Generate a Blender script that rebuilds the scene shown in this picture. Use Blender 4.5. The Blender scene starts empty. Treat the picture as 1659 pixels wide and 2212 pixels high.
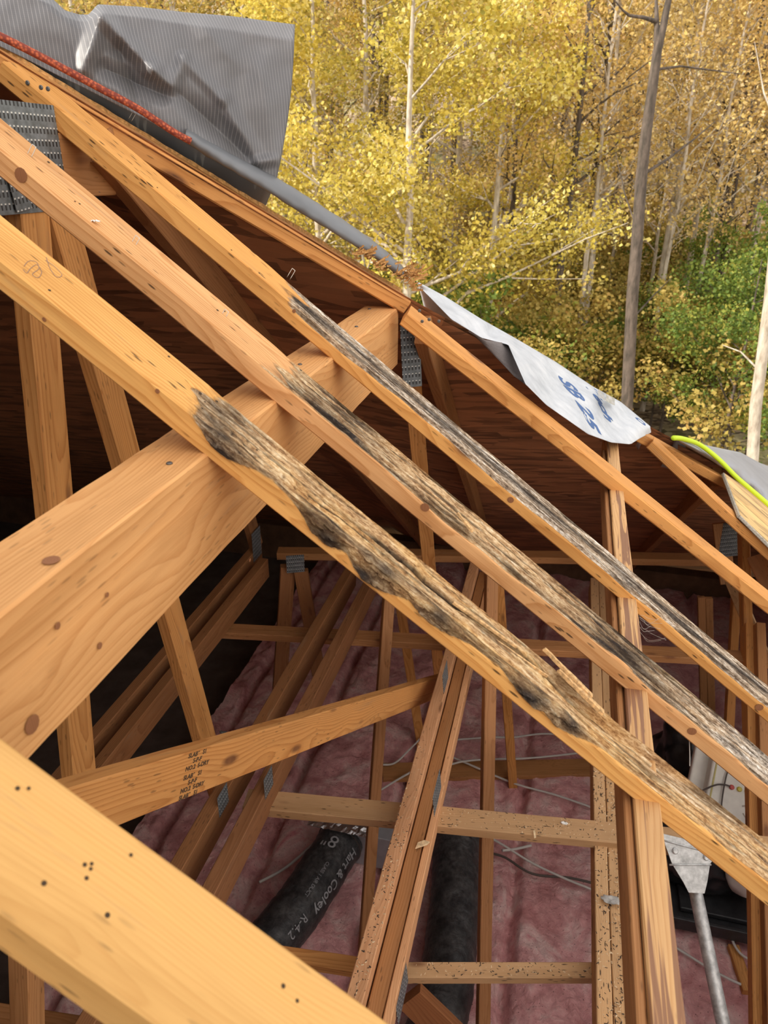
import bpy, bmesh, math, random
import numpy as np
from mathutils import Vector, Matrix, noise

random.seed(7)
SC = bpy.context.scene
COL = SC.collection
PI = math.pi

# ------------------------------------------------------------------ camera
# world: x runs across the house, y away from the viewer, z up; attic floor z = 0
CAMZ = 3.30
FPX = 1580.0
PITCH, ROLL, YAW = 0.445963, 0.008968, -0.239041
FWD = Vector((math.sin(YAW)*math.cos(PITCH), math.cos(YAW)*math.cos(PITCH), -math.sin(PITCH)))
_R = FWD.cross(Vector((0, 0, 1))).normalized()
_U = _R.cross(FWD)
RGT = _R*math.cos(ROLL) + _U*math.sin(ROLL)
UPV = -_R*math.sin(ROLL) + _U*math.cos(ROLL)
CAM = Vector((0, 0, CAMZ))
cd = bpy.data.cameras.new('camera')
cam = bpy.data.objects.new('camera', cd)
COL.objects.link(cam)
mw = Matrix((RGT, UPV, -FWD)).transposed().to_4x4()
mw.translation = CAM
cam.matrix_world = mw
cd.sensor_fit = 'VERTICAL'
cd.sensor_height = 9.6
cd.lens = 9.6*FPX/2212.0
cd.clip_start = 0.02
cd.clip_end = 400
cd.dof.use_dof = True
cd.dof.focus_distance = 1.75
cd.dof.aperture_fstop = 2.2
SC.camera = cam
SC.view_settings.view_transform = 'Standard'
SC.view_settings.look = 'None'
SC.view_settings.gamma = 1
SC.view_settings.use_curve_mapping = False
SC.view_settings.exposure = 0.45

# ------------------------------------------------------------------ light
wd = bpy.data.worlds.new('sky')
SC.world = wd
wd.use_nodes = True
nt = wd.node_tree
nt.nodes.clear()
wo = nt.nodes.new('ShaderNodeOutputWorld')
bg = nt.nodes.new('ShaderNodeBackground')
sky = nt.nodes.new('ShaderNodeTexSky')
sky.sky_type = 'NISHITA'
sky.sun_disc = False
sky.sun_elevation = math.radians(38)
sky.sun_rotation = math.radians(140)
sky.dust_density = 4.0
sky.air_density = 0.8
mixs = nt.nodes.new('ShaderNodeMix')
mixs.data_type = 'RGBA'
mixs.inputs[0].default_value = 0.85
scl = nt.nodes.new('ShaderNodeVectorMath'); scl.operation = 'SCALE'
scl.inputs['Scale'].default_value = 0.22
nt.links.new(sky.outputs[0], scl.inputs[0])
nt.links.new(scl.outputs[0], mixs.inputs[6])
mixs.inputs[7].default_value = (1.0, 0.96, 0.91, 1)
nt.links.new(mixs.outputs[2], bg.inputs[0])
bg.inputs[1].default_value = 1.15
nt.links.new(bg.outputs[0], wo.inputs[0])
sd = bpy.data.lights.new('sun', 'SUN')
sd.energy = 4.2
sd.angle = math.radians(2)
sd.color = (1.0, 0.93, 0.82)
sun = bpy.data.objects.new('sun', sd)
COL.objects.link(sun)
sun.rotation_euler = Vector((-0.75, -0.45, 0.48)).to_track_quat('Z', 'Y').to_euler()

# ------------------------------------------------------------------ geometry helpers
TP = 0.6435            # 9/12 roof
SN, CS = math.sin(TP), math.cos(TP)
N1 = Vector((SN, 0, CS))      # near roof plane, falls towards +x
N2 = Vector((0, SN, CS))      # far roof plane, falls towards +y
RD = Vector((CS, 0, -SN))     # down the near plane
WD = Vector((0, CS, -SN))     # down the far plane
HR = 0.54                     # camera height above the near roof plane

def ray(px, py):
    return RGT*((px-829.5)/FPX) + UPV*((1106-py)/FPX) + FWD

def at(px, py, X=None, Y=None, Z=None):
    r = ray(px, py)
    if X is not None: t = X/r.x
    elif Y is not None: t = Y/r.y
    else: t = (Z-CAMZ)/r.z
    return CAM + r*t

def roof(px, py, lift=0.0):
    r = ray(px, py)
    return CAM + r*(-(HR-lift)/N1.dot(r))

def roofxy(x, y, lift=0.0):
    return Vector((x, y, CAMZ+(-HR+lift-SN*x)/CS))

def mesh_obj(name, verts, faces, mat, parent=None, smooth=False, matrix=None):
    me = bpy.data.meshes.new(name)
    me.from_pydata([tuple(v) for v in verts], [], faces)
    me.update()
    if smooth:
        me.polygons.foreach_set('use_smooth', [True]*len(me.polygons))
    if mat is not None:
        me.materials.append(mat)
    o = bpy.data.objects.new(name, me)
    COL.objects.link(o)
    if matrix is not None:
        o.matrix_world = matrix
    if parent is not None:
        o.parent = parent
        o.matrix_parent_inverse = parent_inv(parent)
    return o

def parent_inv(p):
    return p.matrix_basis.inverted()

def tag(o, label=None, cat=None, group=None, kind=None):
    if label: o['label'] = label
    if cat: o['category'] = cat
    if group: o['group'] = group
    if kind: o['kind'] = kind
    return o

def empty(name, loc, label=None, cat=None, group=None):
    o = bpy.data.objects.new(name, None)
    o.empty_display_size = 0.1
    COL.objects.link(o)
    o.location = loc
    tag(o, label, cat, group)
    return o

def frame(p0, p1, nrm):
    x = (p1-p0).normalized()
    z = (nrm - x*nrm.dot(x)).normalized()
    y = z.cross(x)
    m = Matrix((x, y, z)).transposed().to_4x4()
    m.translation = p0
    return m

def board(name, p0, p1, w, t, nrm, mat, parent=None, anchor='top', seg=0.06, rough=0.0006, bev=0.0025, shift=0.0, seed=None):
    """sawn timber from p0 to p1; w across, t along nrm. anchor top: p0-p1 runs on the middle of the face looking along nrm"""
    p0, p1 = Vector(p0), Vector(p1)
    L = (p1-p0).length
    m = frame(p0, p1, Vector(nrm))
    n = max(2, int(L/seg))
    zo = {'top': -t, 'mid': -t/2, 'bottom': 0.0}[anchor]
    a, b = w/2, t
    prof = [(-a+bev, 0), (0, 0), (a-bev, 0), (a, bev), (a, b/2), (a, b-bev), (a-bev, b), (0, b), (-a+bev, b), (-a, b-bev), (-a, b/2), (-a, bev)]
    k = len(prof)
    s = seed if seed is not None else random.random()*100
    V = []
    for i in range(n+1):
        x = L*i/n
        for j, (y, z) in enumerate(prof):
            d = noise.noise_vector(Vector((x*3+s, y*20, z*20)))*rough*2
            d2 = noise.noise_vector(Vector((x*14+s, y*40, z*40)))*rough
            V.append((x + (0 if 0 < i < n else d.x), y+shift+d.y+d2.y, z+zo+d.z+d2.z))
    F = []
    for i in range(n):
        for j in range(k):
            F.append((i*k+j, i*k+(j+1) % k, (i+1)*k+(j+1) % k, (i+1)*k+j))
    F.append(tuple(reversed(range(k))))
    F.append(tuple(range(n*k, n*k+k)))
    F = [tuple(reversed(f)) for f in F]
    return mesh_obj(name, V, F, mat, parent, matrix=m)

def tube(name, pts, rad, mat, parent=None, seg=10, sub=6, cap=True, wob=0.0):
    pts = [Vector(p) for p in pts]
    P = []
    R = []
    rads = rad if isinstance(rad, (list, tuple)) else [rad]*len(pts)
    n = len(pts)
    for i in range(n-1):
        a, b, c, d = pts[max(i-1, 0)], pts[i], pts[i+1], pts[min(i+2, n-1)]
        for q in range(sub):
            t = q/sub
            P.append(0.5*((2*b)+(c-a)*t+(2*a-5*b+4*c-d)*t*t+(3*b-a-3*c+d)*t**3))
            R.append(rads[i]*(1-t)+rads[i+1]*t)
    P.append(pts[-1]); R.append(rads[-1])
    V, F = [], []
    ref = Vector((0, 0, 1))
    if abs((P[1]-P[0]).normalized().z) > 0.9: ref = Vector((1, 0, 0))
    o0 = P[0].copy()
    for i, p in enumerate(P):
        d = (P[min(i+1, len(P)-1)]-P[max(i-1, 0)]).normalized()
        u = (ref - d*ref.dot(d)).normalized()
        v = d.cross(u)
        ref = u
        for j in range(seg):
            a = 2*PI*j/seg
            r = R[i]
            if wob:
                r *= 1+wob*noise.noise(Vector((i*0.45, math.cos(a)*1.7, math.sin(a)*1.7)))
            V.append(p + (u*math.cos(a)+v*math.sin(a))*r - o0)
    for i in range(len(P)-1):
        for j in range(seg):
            F.append((i*seg+j, i*seg+(j+1) % seg, (i+1)*seg+(j+1) % seg, (i+1)*seg+j))
    if cap:
        F.append(tuple(reversed(range(seg))))
        F.append(tuple(range((len(P)-1)*seg, len(P)*seg)))
    return mesh_obj(name, V, F, mat, parent, smooth=True, matrix=Matrix.Translation(o0))

def box_verts(c, s):
    x, y, z = s[0]/2, s[1]/2, s[2]/2
    return [Vector(c)+Vector((a*x, b*y, d*z)) for a, b, d in ((-1,-1,-1),(1,-1,-1),(1,1,-1),(-1,1,-1),(-1,-1,1),(1,-1,1),(1,1,1),(-1,1,1))]
BOXF = [(0,3,2,1),(4,5,6,7),(0,1,5,4),(1,2,6,5),(2,3,7,6),(3,0,4,7)]

def rbox(name, size, mat, parent=None, matrix=None, bev=0.004, segs=2):
    bm = bmesh.new()
    bmesh.ops.create_cube(bm, size=1)
    for v in bm.verts: v.co = Vector((v.co.x*size[0], v.co.y*size[1], v.co.z*size[2]))
    if bev: bmesh.ops.bevel(bm, geom=bm.edges[:]+bm.verts[:], offset=bev, segments=segs, affect='EDGES', profile=0.5)
    me = bpy.data.meshes.new(name)
    bm.to_mesh(me); bm.free()
    me.materials.append(mat)
    o = bpy.data.objects.new(name, me)
    COL.objects.link(o)
    if matrix is not None: o.matrix_world = matrix
    if parent is not None:
        o.parent = parent
        o.matrix_parent_inverse = parent_inv(parent)
    return o

def solid_poly(pts, thick, nrm):
    """prism from a 3D polygon, thick along nrm"""
    n = len(pts)
    V = [Vector(p) for p in pts]+[Vector(p)-nrm*thick for p in pts]
    F = [tuple(range(n)), tuple(reversed(range(n, 2*n)))]
    for i in range(n):
        F.append((i, i+n, (i+1) % n+n, (i+1) % n))
    return V, F

def text_verts(body, size, bold=0.0):
    cu = bpy.data.curves.new('txt', 'FONT')
    cu.body = body
    cu.size = size
    cu.offset = bold
    cu.align_x = 'LEFT'
    cu.resolution_u = 3
    o = bpy.data.objects.new('txt', cu)
    COL.objects.link(o)
    dg = bpy.context.evaluated_depsgraph_get()
    dg.update()
    me = bpy.data.meshes.new_from_object(o.evaluated_get(dg))
    V = [v.co.copy() for v in me.vertices]
    F = [tuple(p.vertices) for p in me.polygons]
    bpy.data.objects.remove(o)
    bpy.data.curves.remove(cu)
    bpy.data.meshes.remove(me)
    return V, F

# ------------------------------------------------------------------ materials
def new_mat(name):
    m = bpy.data.materials.new(name)
    m.use_nodes = True
    n = m.node_tree
    n.nodes.clear()
    out = n.nodes.new('ShaderNodeOutputMaterial')
    bs = n.nodes.new('ShaderNodeBsdfPrincipled')
    n.links.new(bs.outputs[0], out.inputs[0])
    return m, n, bs

class NG:
    def __init__(s, n): s.n = n
    def link(s, a, b): s.n.links.new(a, b)
    def val(s, sock, v):
        if hasattr(v, 'is_output') or isinstance(v, bpy.types.NodeSocket): s.n.links.new(v, sock)
        else: sock.default_value = v
    def math(s, op, a, b=None, c=None, clamp=False):
        k = s.n.nodes.new('ShaderNodeMath'); k.operation = op; k.use_clamp = clamp
        s.val(k.inputs[0], a)
        if b is not None: s.val(k.inputs[1], b)
        if c is not None: s.val(k.inputs[2], c)
        return k.outputs[0]
    def vmul(s, v, xyz):
        k = s.n.nodes.new('ShaderNodeVectorMath'); k.operation = 'MULTIPLY'
        s.val(k.inputs[0], v); k.inputs[1].default_value = xyz
        return k.outputs[0]
    def vadd(s, v, w):
        k = s.n.nodes.new('ShaderNodeVectorMath'); k.operation = 'ADD'
        s.val(k.inputs[0], v); s.val(k.inputs[1], w)
        return k.outputs[0]
    def noise(s, v, scale, detail=3, rough=0.5, dist=0.0):
        k = s.n.nodes.new('ShaderNodeTexNoise')
        s.val(k.inputs['Vector'], v); k.inputs['Scale'].default_value = scale
        k.inputs['Detail'].default_value = detail; k.inputs['Roughness'].default_value = rough
        k.inputs['Distortion'].default_value = dist
        return k.outputs[0]
    def noisec(s, v, scale, detail=2):
        k = s.n.nodes.new('ShaderNodeTexNoise')
        s.val(k.inputs['Vector'], v); k.inputs['Scale'].default_value = scale
        k.inputs['Detail'].default_value = detail
        return k.outputs[1]
    def voro(s, v, scale, feature='F1', rnd=1.0):
        k = s.n.nodes.new('ShaderNodeTexVoronoi'); k.feature = feature
        s.val(k.inputs['Vector'], v); k.inputs['Scale'].default_value = scale
        k.inputs['Randomness'].default_value = rnd
        return k
    def ramp(s, f, stops, interp='LINEAR'):
        k = s.n.nodes.new('ShaderNodeValToRGB')
        k.color_ramp.interpolation = interp
        e = k.color_ramp.elements
        while len(e) < len(stops): e.new(0.5)
        for q, (p, c) in zip(e, stops):
            q.position = p
            q.color = (c[0], c[1], c[2], 1) if not isinstance(c, (int, float)) else (c, c, c, 1)
        s.val(k.inputs[0], f)
        return k.outputs[0]
    def mix(s, f, a, b, mode='MIX'):
        k = s.n.nodes.new('ShaderNodeMix'); k.data_type = 'RGBA'; k.blend_type = mode
        s.val(k.inputs[0], f)
        for sock, v in ((k.inputs[6], a), (k.inputs[7], b)):
            if isinstance(v, tuple): sock.default_value = (v[0], v[1], v[2], 1)
            else: s.n.links.new(v, sock)
        return k.outputs[2]
    def obj(s):
        return s.n.nodes.new('ShaderNodeTexCoord').outputs['Object']
    def rnd(s):
        return s.n.nodes.new('ShaderNodeObjectInfo').outputs['Random']
    def sep(s, v):
        k = s.n.nodes.new('ShaderNodeSeparateXYZ'); s.val(k.inputs[0], v)
        return k.outputs
    def comb(s, x, y, z):
        k = s.n.nodes.new('ShaderNodeCombineXYZ')
        for q, v in zip(k.inputs, (x, y, z)): s.val(q, v)
        return k.outputs[0]
    def attr(s, name):
        k = s.n.nodes.new('ShaderNodeAttribute'); k.attribute_name = name
        return k
    def bump(s, h, strength, dist, bs):
        k = s.n.nodes.new('ShaderNodeBump')
        k.inputs['Strength'].default_value = strength
        k.inputs['Distance'].default_value = dist
        s.val(k.inputs['Height'], h)
        s.n.links.new(k.outputs[0], bs.inputs['Normal'])

def wood_nodes(g, early, late, ring=0.006, ringmix=0.55, knot=0.9, pith=0.05, dirt=0.5):
    """growth rings about a pith running along local x, knots, fibre streaks, specks; returns colour, height"""
    o = g.obj()
    r = g.rnd()
    off = g.comb(g.math('MULTIPLY', r, 37.0), g.math('MULTIPLY', r, 91.0), g.math('MULTIPLY', r, 53.0))
    p = g.vadd(o, off)
    x, y, z = g.sep(o)
    # knots: sparse cells along the board
    kv = g.vmul(p, (3.4, 10.0, 10.0))
    kn = g.voro(kv, 1.0)
    kd = kn.outputs['Distance']
    knot_in = g.ramp(kd, [(0.0, 1.0), (0.07, 1.0), (0.14, 0.0)])
    knot_far = g.ramp(kd, [(0.0, 1.0), (0.55, 0.0)])
    # pith position and slow wander
    wv = g.noisec(g.vmul(p, (0.9, 6.0, 6.0)), 1.0, 2)
    ws = g.sep(wv)
    py = g.math('ADD', g.math('MULTIPLY', g.math('SUBTRACT', r, 0.5), pith*2.4), g.math('MULTIPLY', g.math('SUBTRACT', ws[0], 0.5), 0.05))
    pz = g.math('ADD', -pith*0.75, g.math('MULTIPLY', g.math('SUBTRACT', ws[1], 0.5), 0.045))
    dy = g.math('SUBTRACT', y, py)
    dz = g.math('SUBTRACT', z, pz)
    rr = g.math('SQRT', g.math('ADD', g.math('MULTIPLY', dy, dy), g.math('MULTIPLY', dz, dz)))
    rr = g.math('ADD', rr, g.math('MULTIPLY', knot_far, 0.012))
    rr = g.math('ADD', rr, g.math('MULTIPLY', g.noise(g.vmul(p, (6, 60, 60)), 1.0, 2), 0.0022))
    ph = g.math('FRACT', g.math('DIVIDE', rr, ring))
    rings = g.ramp(ph, [(0.0, 0.0), (0.45, 0.12), (0.82, 0.75), (0.93, 1.0), (1.0, 0.0)])
    fib = g.noise(g.vmul(p, (5, 420, 420)), 1.0, 3, 0.6)
    blot = g.noise(g.vmul(p, (2.2, 14, 14)), 1.0, 4, 0.6)
    f = g.math('MULTIPLY', rings, ringmix)
    f = g.math('ADD', f, g.math('MULTIPLY', g.math('SUBTRACT', fib, 0.5), 0.8), clamp=True)
    col = g.mix(f, early, late)
    warm = g.ramp(blot, [(0.3, (0.80, 0.76, 0.70)), (0.5, (1, 1, 1)), (0.72, (1.10, 1.06, 1.0))])
    col = g.mix(1.0, col, warm, 'MULTIPLY')
    # per-board tone
    tone = g.ramp(r, [(0.0, (0.84, 0.79, 0.74)), (0.35, (1.0, 0.95, 0.88)), (0.7, (0.94, 0.90, 0.92)), (1.0, (1.05, 1.0, 0.92))])
    col = g.mix(1.0, col, tone, 'MULTIPLY')
    kc = g.mix(g.noise(g.vmul(p, (60, 60, 60)), 1.0, 2), (0.10, 0.035, 0.015), (0.26, 0.11, 0.045))
    col = g.mix(g.math('MULTIPLY', knot_in, knot), col, kc)
    # small dark nicks and dirt flecks, longer than wide
    sp = g.voro(g.vmul(p, (24, 120, 120)), 1.0).outputs['Distance']
    spm = g.ramp(sp, [(0.0, 1.0), (0.16, 0.95), (0.26, 0.0)])
    sel = g.ramp(g.noise(g.vmul(p, (7, 20, 20)), 1.0, 2), [(0.50, 0.0), (0.60, 1.0)])
    col = g.mix(g.math('MULTIPLY', g.math('MULTIPLY', spm, sel), dirt), col, (0.05, 0.028, 0.015))
    gr = g.ramp(g.noise(g.vmul(p, (3.0, 22, 22)), 1.0, 5, 0.7), [(0.60, 0.0), (0.78, 0.55)])
    col = g.mix(gr, col, (0.30, 0.20, 0.12))
    h = g.math('ADD', g.math('MULTIPLY', rings, 0.5), fib)
    return col, h, p

def wood_mat(name, early, late, **kw):
    m, n, bs = new_mat(name)
    g = NG(n)
    col, h, p = wood_nodes(g, early, late, **kw)
    g.link(col, bs.inputs['Base Color'])
    bs.inputs['Roughness'].default_value = 0.68
    bs.inputs['Specular IOR Level'].default_value = 0.25
    g.bump(h, 0.25, 0.0012, bs)
    return m

W_YEL = wood_mat('wood_yellow_pine', (0.74, 0.45, 0.165), (0.58, 0.30, 0.09), ring=0.0030, ringmix=0.32, dirt=0.6)
W_PNK = wood_mat('wood_pink_fir', (0.66, 0.37, 0.19), (0.46, 0.21, 0.09), ring=0.0045)
W_ORG = wood_mat('wood_orange_fir', (0.66, 0.33, 0.105), (0.42, 0.165, 0.04), ring=0.006, ringmix=0.7)
W_BIG = wood_mat('wood_beam', (0.70, 0.385, 0.15), (0.47, 0.20, 0.055), ring=0.0050, ringmix=0.5, pith=0.09, knot=0.6, dirt=0.3)
W_BRN = wood_mat('wood_truss', (0.44, 0.22, 0.09), (0.28, 0.12, 0.04), ring=0.006)
W_SHADED = wood_mat('wood_truss_shaded', (0.33, 0.155, 0.065), (0.20, 0.085, 0.03), ring=0.006)  # truss wood again, with the attic shade darkened into its colour
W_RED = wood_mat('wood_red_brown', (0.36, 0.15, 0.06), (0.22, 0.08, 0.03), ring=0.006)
W_SPK = wood_mat('wood_littered', (0.60, 0.39, 0.21), (0.42, 0.23, 0.10), ring=0.004, dirt=1.0)

def stripe_wood():
    m, n, bs = new_mat('wood_wet_stained')
    g = NG(n)
    col, h, p = wood_nodes(g, (0.74, 0.46, 0.21), (0.52, 0.26, 0.09), ring=0.006, ringmix=0.6, knot=0.0)
    st = g.noise(g.vmul(p, (2.2, 60, 60)), 1.0, 3, 0.5, 0.8)
    k = g.ramp(st, [(0.515, 0.0), (0.55, 0.85)])
    col = g.mix(k, col, (0.20, 0.085, 0.045))
    g.link(col, bs.inputs['Base Color'])
    bs.inputs['Roughness'].default_value = 0.6
    g.bump(h, 0.2, 0.001, bs)
    return m
W_STR = stripe_wood()

def rot_mat(name, early, late):
    m, n, bs = new_mat(name)
    g = NG(n)
    col, h, p = wood_nodes(g, early, late, ring=0.0048, ringmix=0.6, dirt=0.9)
    a = g.attr('rot').outputs['Fac']
    b = g.attr('char').outputs['Fac']
    gy = g.attr('grey').outputs['Fac']
    crev = g.attr('crevice').outputs['Fac']
    s0 = g.noise(g.vmul(p, (14, 130, 130)), 1.0, 6, 0.72)
    s2 = g.noise(g.vmul(p, (95, 190, 190)), 1.0, 5, 0.72)
    s1 = g.math('ADD', g.math('MULTIPLY', s0, 0.55), g.math('MULTIPLY', s2, 0.45))
    s3 = g.noise(g.vmul(p, (7, 28, 28)), 1.0, 4, 0.6)
    fibA = g.ramp(s1, [(0.34, (0.07, 0.035, 0.018)), (0.41, (0.28, 0.15, 0.07)), (0.48, (0.52, 0.32, 0.155)), (0.56, (0.74, 0.53, 0.30)), (0.64, (0.88, 0.76, 0.55))])
    fibB = g.ramp(s1, [(0.34, (0.10, 0.05, 0.02)), (0.43, (0.40, 0.19, 0.06)), (0.52, (0.68, 0.39, 0.13)), (0.62, (0.84, 0.60, 0.27))])
    fib = g.mix(g.ramp(s3, [(0.46, 0.0), (0.60, 1.0)]), fibA, fibB)
    gre = g.ramp(s1, [(0.36, (0.02, 0.018, 0.017)), (0.43, (0.14, 0.115, 0.095)), (0.49, (0.40, 0.33, 0.26)), (0.55, (0.66, 0.58, 0.49)), (0.60, (0.93, 0.90, 0.85))])
    gsel = g.math('ADD', gy, g.math('MULTIPLY', g.math('SUBTRACT', s3, 0.5), 1.4), clamp=True)
    base = g.mix(gsel, fib, gre)
    blk = g.ramp(s2, [(0.3, (0.012, 0.010, 0.010)), (0.55, (0.05, 0.04, 0.035)), (0.75, (0.28, 0.21, 0.15))])
    base = g.mix(b, base, blk)
    base = g.mix(crev, base, (0.035, 0.022, 0.014))
    am = g.ramp(g.math('ADD', a, g.math('MULTIPLY', g.math('SUBTRACT', s2, 0.5), 0.25)), [(0.40, 0.0), (0.55, 1.0)])
    # dark stained rim next to the decayed wood
    rim = g.ramp(g.math('ADD', a, g.math('MULTIPLY', g.math('SUBTRACT', s1, 0.5), 0.3)), [(0.12, 0.0), (0.34, 0.75), (0.45, 0.0)])
    col = g.mix(g.math('MULTIPLY', rim, b), col, (0.10, 0.055, 0.035))
    out = g.mix(am, col, base)
    g.link(out, bs.inputs['Base Color'])
    bs.inputs['Roughness'].default_value = 0.85
    bs.inputs['Specular IOR Level'].default_value = 0.15
    hh = g.math('ADD', g.math('MULTIPLY', h, 0.15), g.math('MULTIPLY', g.math('MULTIPLY', am, 2.2), g.math('ADD', s1, g.math('MULTIPLY', s2, 0.6))))
    g.bump(hh, 0.7, 0.003, bs)
    return m
W_ROT_Y = rot_mat('wood_rotten_yellow', (0.74, 0.42, 0.14), (0.47, 0.19, 0.042))
W_ROT_P = rot_mat('wood_rotten_pink', (0.74, 0.425, 0.185), (0.45, 0.19, 0.055))
W_ROT_O = rot_mat('wood_rotten_orange', (0.71, 0.38, 0.125), (0.45, 0.185, 0.045))

def osb_mat(name, tint):
    m, n, bs = new_mat(name)
    g = NG(n)
    o = g.obj()
    w = g.noisec(g.vmul(o, (2.5, 2.5, 2.5)), 1.0, 2)
    v = g.vadd(g.vmul(o, (7.0, 34.0, 7.0)), g.vmul(w, (2.2, 2.2, 2.2)))
    vo = g.voro(v, 1.0)
    c = g.sep(vo.outputs['Color'])
    fib = g.noise(g.vmul(o, (25, 260, 60)), 1.0, 3, 0.6)
    f = g.math('ADD', g.math('MULTIPLY', c[0], 0.7), g.math('MULTIPLY', fib, 0.35))
    d = tuple(q*0.42 for q in tint); l = tuple(min(1, q*1.35) for q in tint)
    col = g.ramp(f, [(0.12, d), (0.5, tint), (0.95, l)])
    big = g.ramp(g.noise(g.vmul(o, (1.3, 1.7, 1.3)), 1.0, 3), [(0.35, 0.75), (0.65, 1.1)])
    col = g.mix(1.0, col, big, 'MULTIPLY')
    g.link(col, bs.inputs['Base Color'])
    bs.inputs['Roughness'].default_value = 0.75
    g.bump(f, 0.4, 0.002, bs)
    return m
OSB = osb_mat('osb_aged', (0.40, 0.175, 0.075))
OSBN = osb_mat('osb_bright', (0.62, 0.40, 0.17))

def plain(name, col, rough=0.6, metal=0.0, nscale=None, var=0.25, bump=0.0, spec=0.5, bscale=None):
    m, n, bs = new_mat(name)
    g = NG(n)
    if nscale:
        o = g.obj()
        f = g.noise(o, nscale, 4, 0.6)
        c = g.ramp(f, [(0.3, tuple(q*(1-var) for q in col)), (0.7, tuple(min(1, q*(1+var)) for q in col))])
        g.link(c, bs.inputs['Base Color'])
        if bump:
            g.bump(g.noise(o, bscale or nscale*2, 5, 0.6), 0.6, bump, bs)
    else:
        bs.inputs['Base Color'].default_value = (*col, 1)
    bs.inputs['Roughness'].default_value = rough
    bs.inputs['Metallic'].default_value = metal
    bs.inputs['Specular IOR Level'].default_value = spec
    return m

def plate_mat():
    m, n, bs = new_mat('galvanised_plate')
    g = NG(n)
    o = g.obj()
    x, y, z = g.sep(o)
    fx = g.math('FRACT', g.math('MULTIPLY', x, 95))
    fy = g.math('FRACT', g.math('MULTIPLY', y, 46))
    sx = g.math('LESS_THAN', fx, 0.42)
    sy = g.math('LESS_THAN', fy, 0.55)
    slot = g.math('MULTIPLY', sx, sy)
    tip = g.math('MULTIPLY', sx, g.math('MULTIPLY', g.math('GREATER_THAN', fy, 0.42), sy))
    f = g.noise(o, 60, 3)
    col = g.ramp(f, [(0.3, (0.10, 0.11, 0.11)), (0.7, (0.20, 0.22, 0.23))])
    col = g.mix(slot, col, (0.03, 0.03, 0.03))
    col = g.mix(tip, col, (0.62, 0.62, 0.58))
    g.link(col, bs.inputs['Base Color'])
    bs.inputs['Metallic'].default_value = 0.25
    bs.inputs['Roughness'].default_value = 0.5
    g.bump(slot, -0.5, 0.002, bs)
    return m
PLATE = plate_mat()
STEEL = plain('steel_wire', (0.62, 0.58, 0.52), 0.4, 0.8)
NAIL = plain('nail_head', (0.16, 0.15, 0.14), 0.5, 0.8)
GALV = plain('galvanised_pipe', (0.50, 0.50, 0.49), 0.5, 0.55, 45, 0.35, 0.0008)
INK = plain('stamp_ink', (0.085, 0.05, 0.025), 0.8)
INKD = plain('sheathing_ink', (0.02, 0.015, 0.012), 0.8)
INKB = plain('blue_print', (0.05, 0.12, 0.30), 0.7)
INKW = plain('duct_print', (0.34, 0.345, 0.36), 0.7)
PENCIL = plain('pencil', (0.30, 0.19, 0.13), 0.8)
SHARD = plain('splinter_wood', (0.80, 0.60, 0.36), 0.8, 0, 120, 0.3)
SPL = plain('standing_splinter', (0.56, 0.34, 0.15), 0.8, 0, 160, 0.5)
SHARDO = plain('splinter_orange', (0.50, 0.27, 0.09), 0.8, 0, 120, 0.45)
WHITEP = plain('white_scrap', (0.80, 0.76, 0.70), 0.7)
GREYP = plain('grey_scrap', (0.42, 0.40, 0.37), 0.8, 0, 60, 0.4)
BEIGE = plain('beige_plastic', (0.80, 0.78, 0.70), 0.5, 0, 12, 0.1)
YELS = plain('yellow_seal', (0.55, 0.48, 0.18), 0.6)
REDT = plain('red_cap', (0.5, 0.04, 0.03), 0.4)
YELT = plain('yellow_cap', (0.6, 0.5, 0.05), 0.4)
BLACKP = plain('black_plastic', (0.018, 0.018, 0.02), 0.28, 0, 20, 0.4, 0.004, 0.5, 14)
PANB = plain('black_pan', (0.025, 0.025, 0.027), 0.45, 0, 30, 0.4)
CABW = plain('white_cable', (0.55, 0.52, 0.48), 0.6)
CABB = plain('dark_cable', (0.08, 0.06, 0.05), 0.6)
NEON = plain('neon_hose', (0.55, 0.75, 0.02), 0.45)
FOIL = plain('foil_tape', (0.6, 0.6, 0.6), 0.25, 0.9, 30, 0.2, 0.006)
SHEETM = plain('duct_sheet_metal', (0.42, 0.44, 0.47), 0.5, 0.5, 20, 0.1)

def duct_mat():
    m, n, bs = new_mat('black_duct_film')
    g = NG(n)
    o = g.obj()
    f = g.noise(o, 14, 4, 0.6)
    dust = g.noise(o, 55, 5, 0.7)
    c = g.ramp(g.math('MULTIPLY', f, dust), [(0.15, (0.018, 0.018, 0.02)), (0.45, (0.10, 0.098, 0.096))])
    g.link(c, bs.inputs['Base Color'])
    bs.inputs['Roughness'].default_value = 0.45
    g.bump(g.noise(o, 28, 5, 0.65, 0.8), 0.8, 0.006, bs)
    return m
DUCT = duct_mat()

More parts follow.
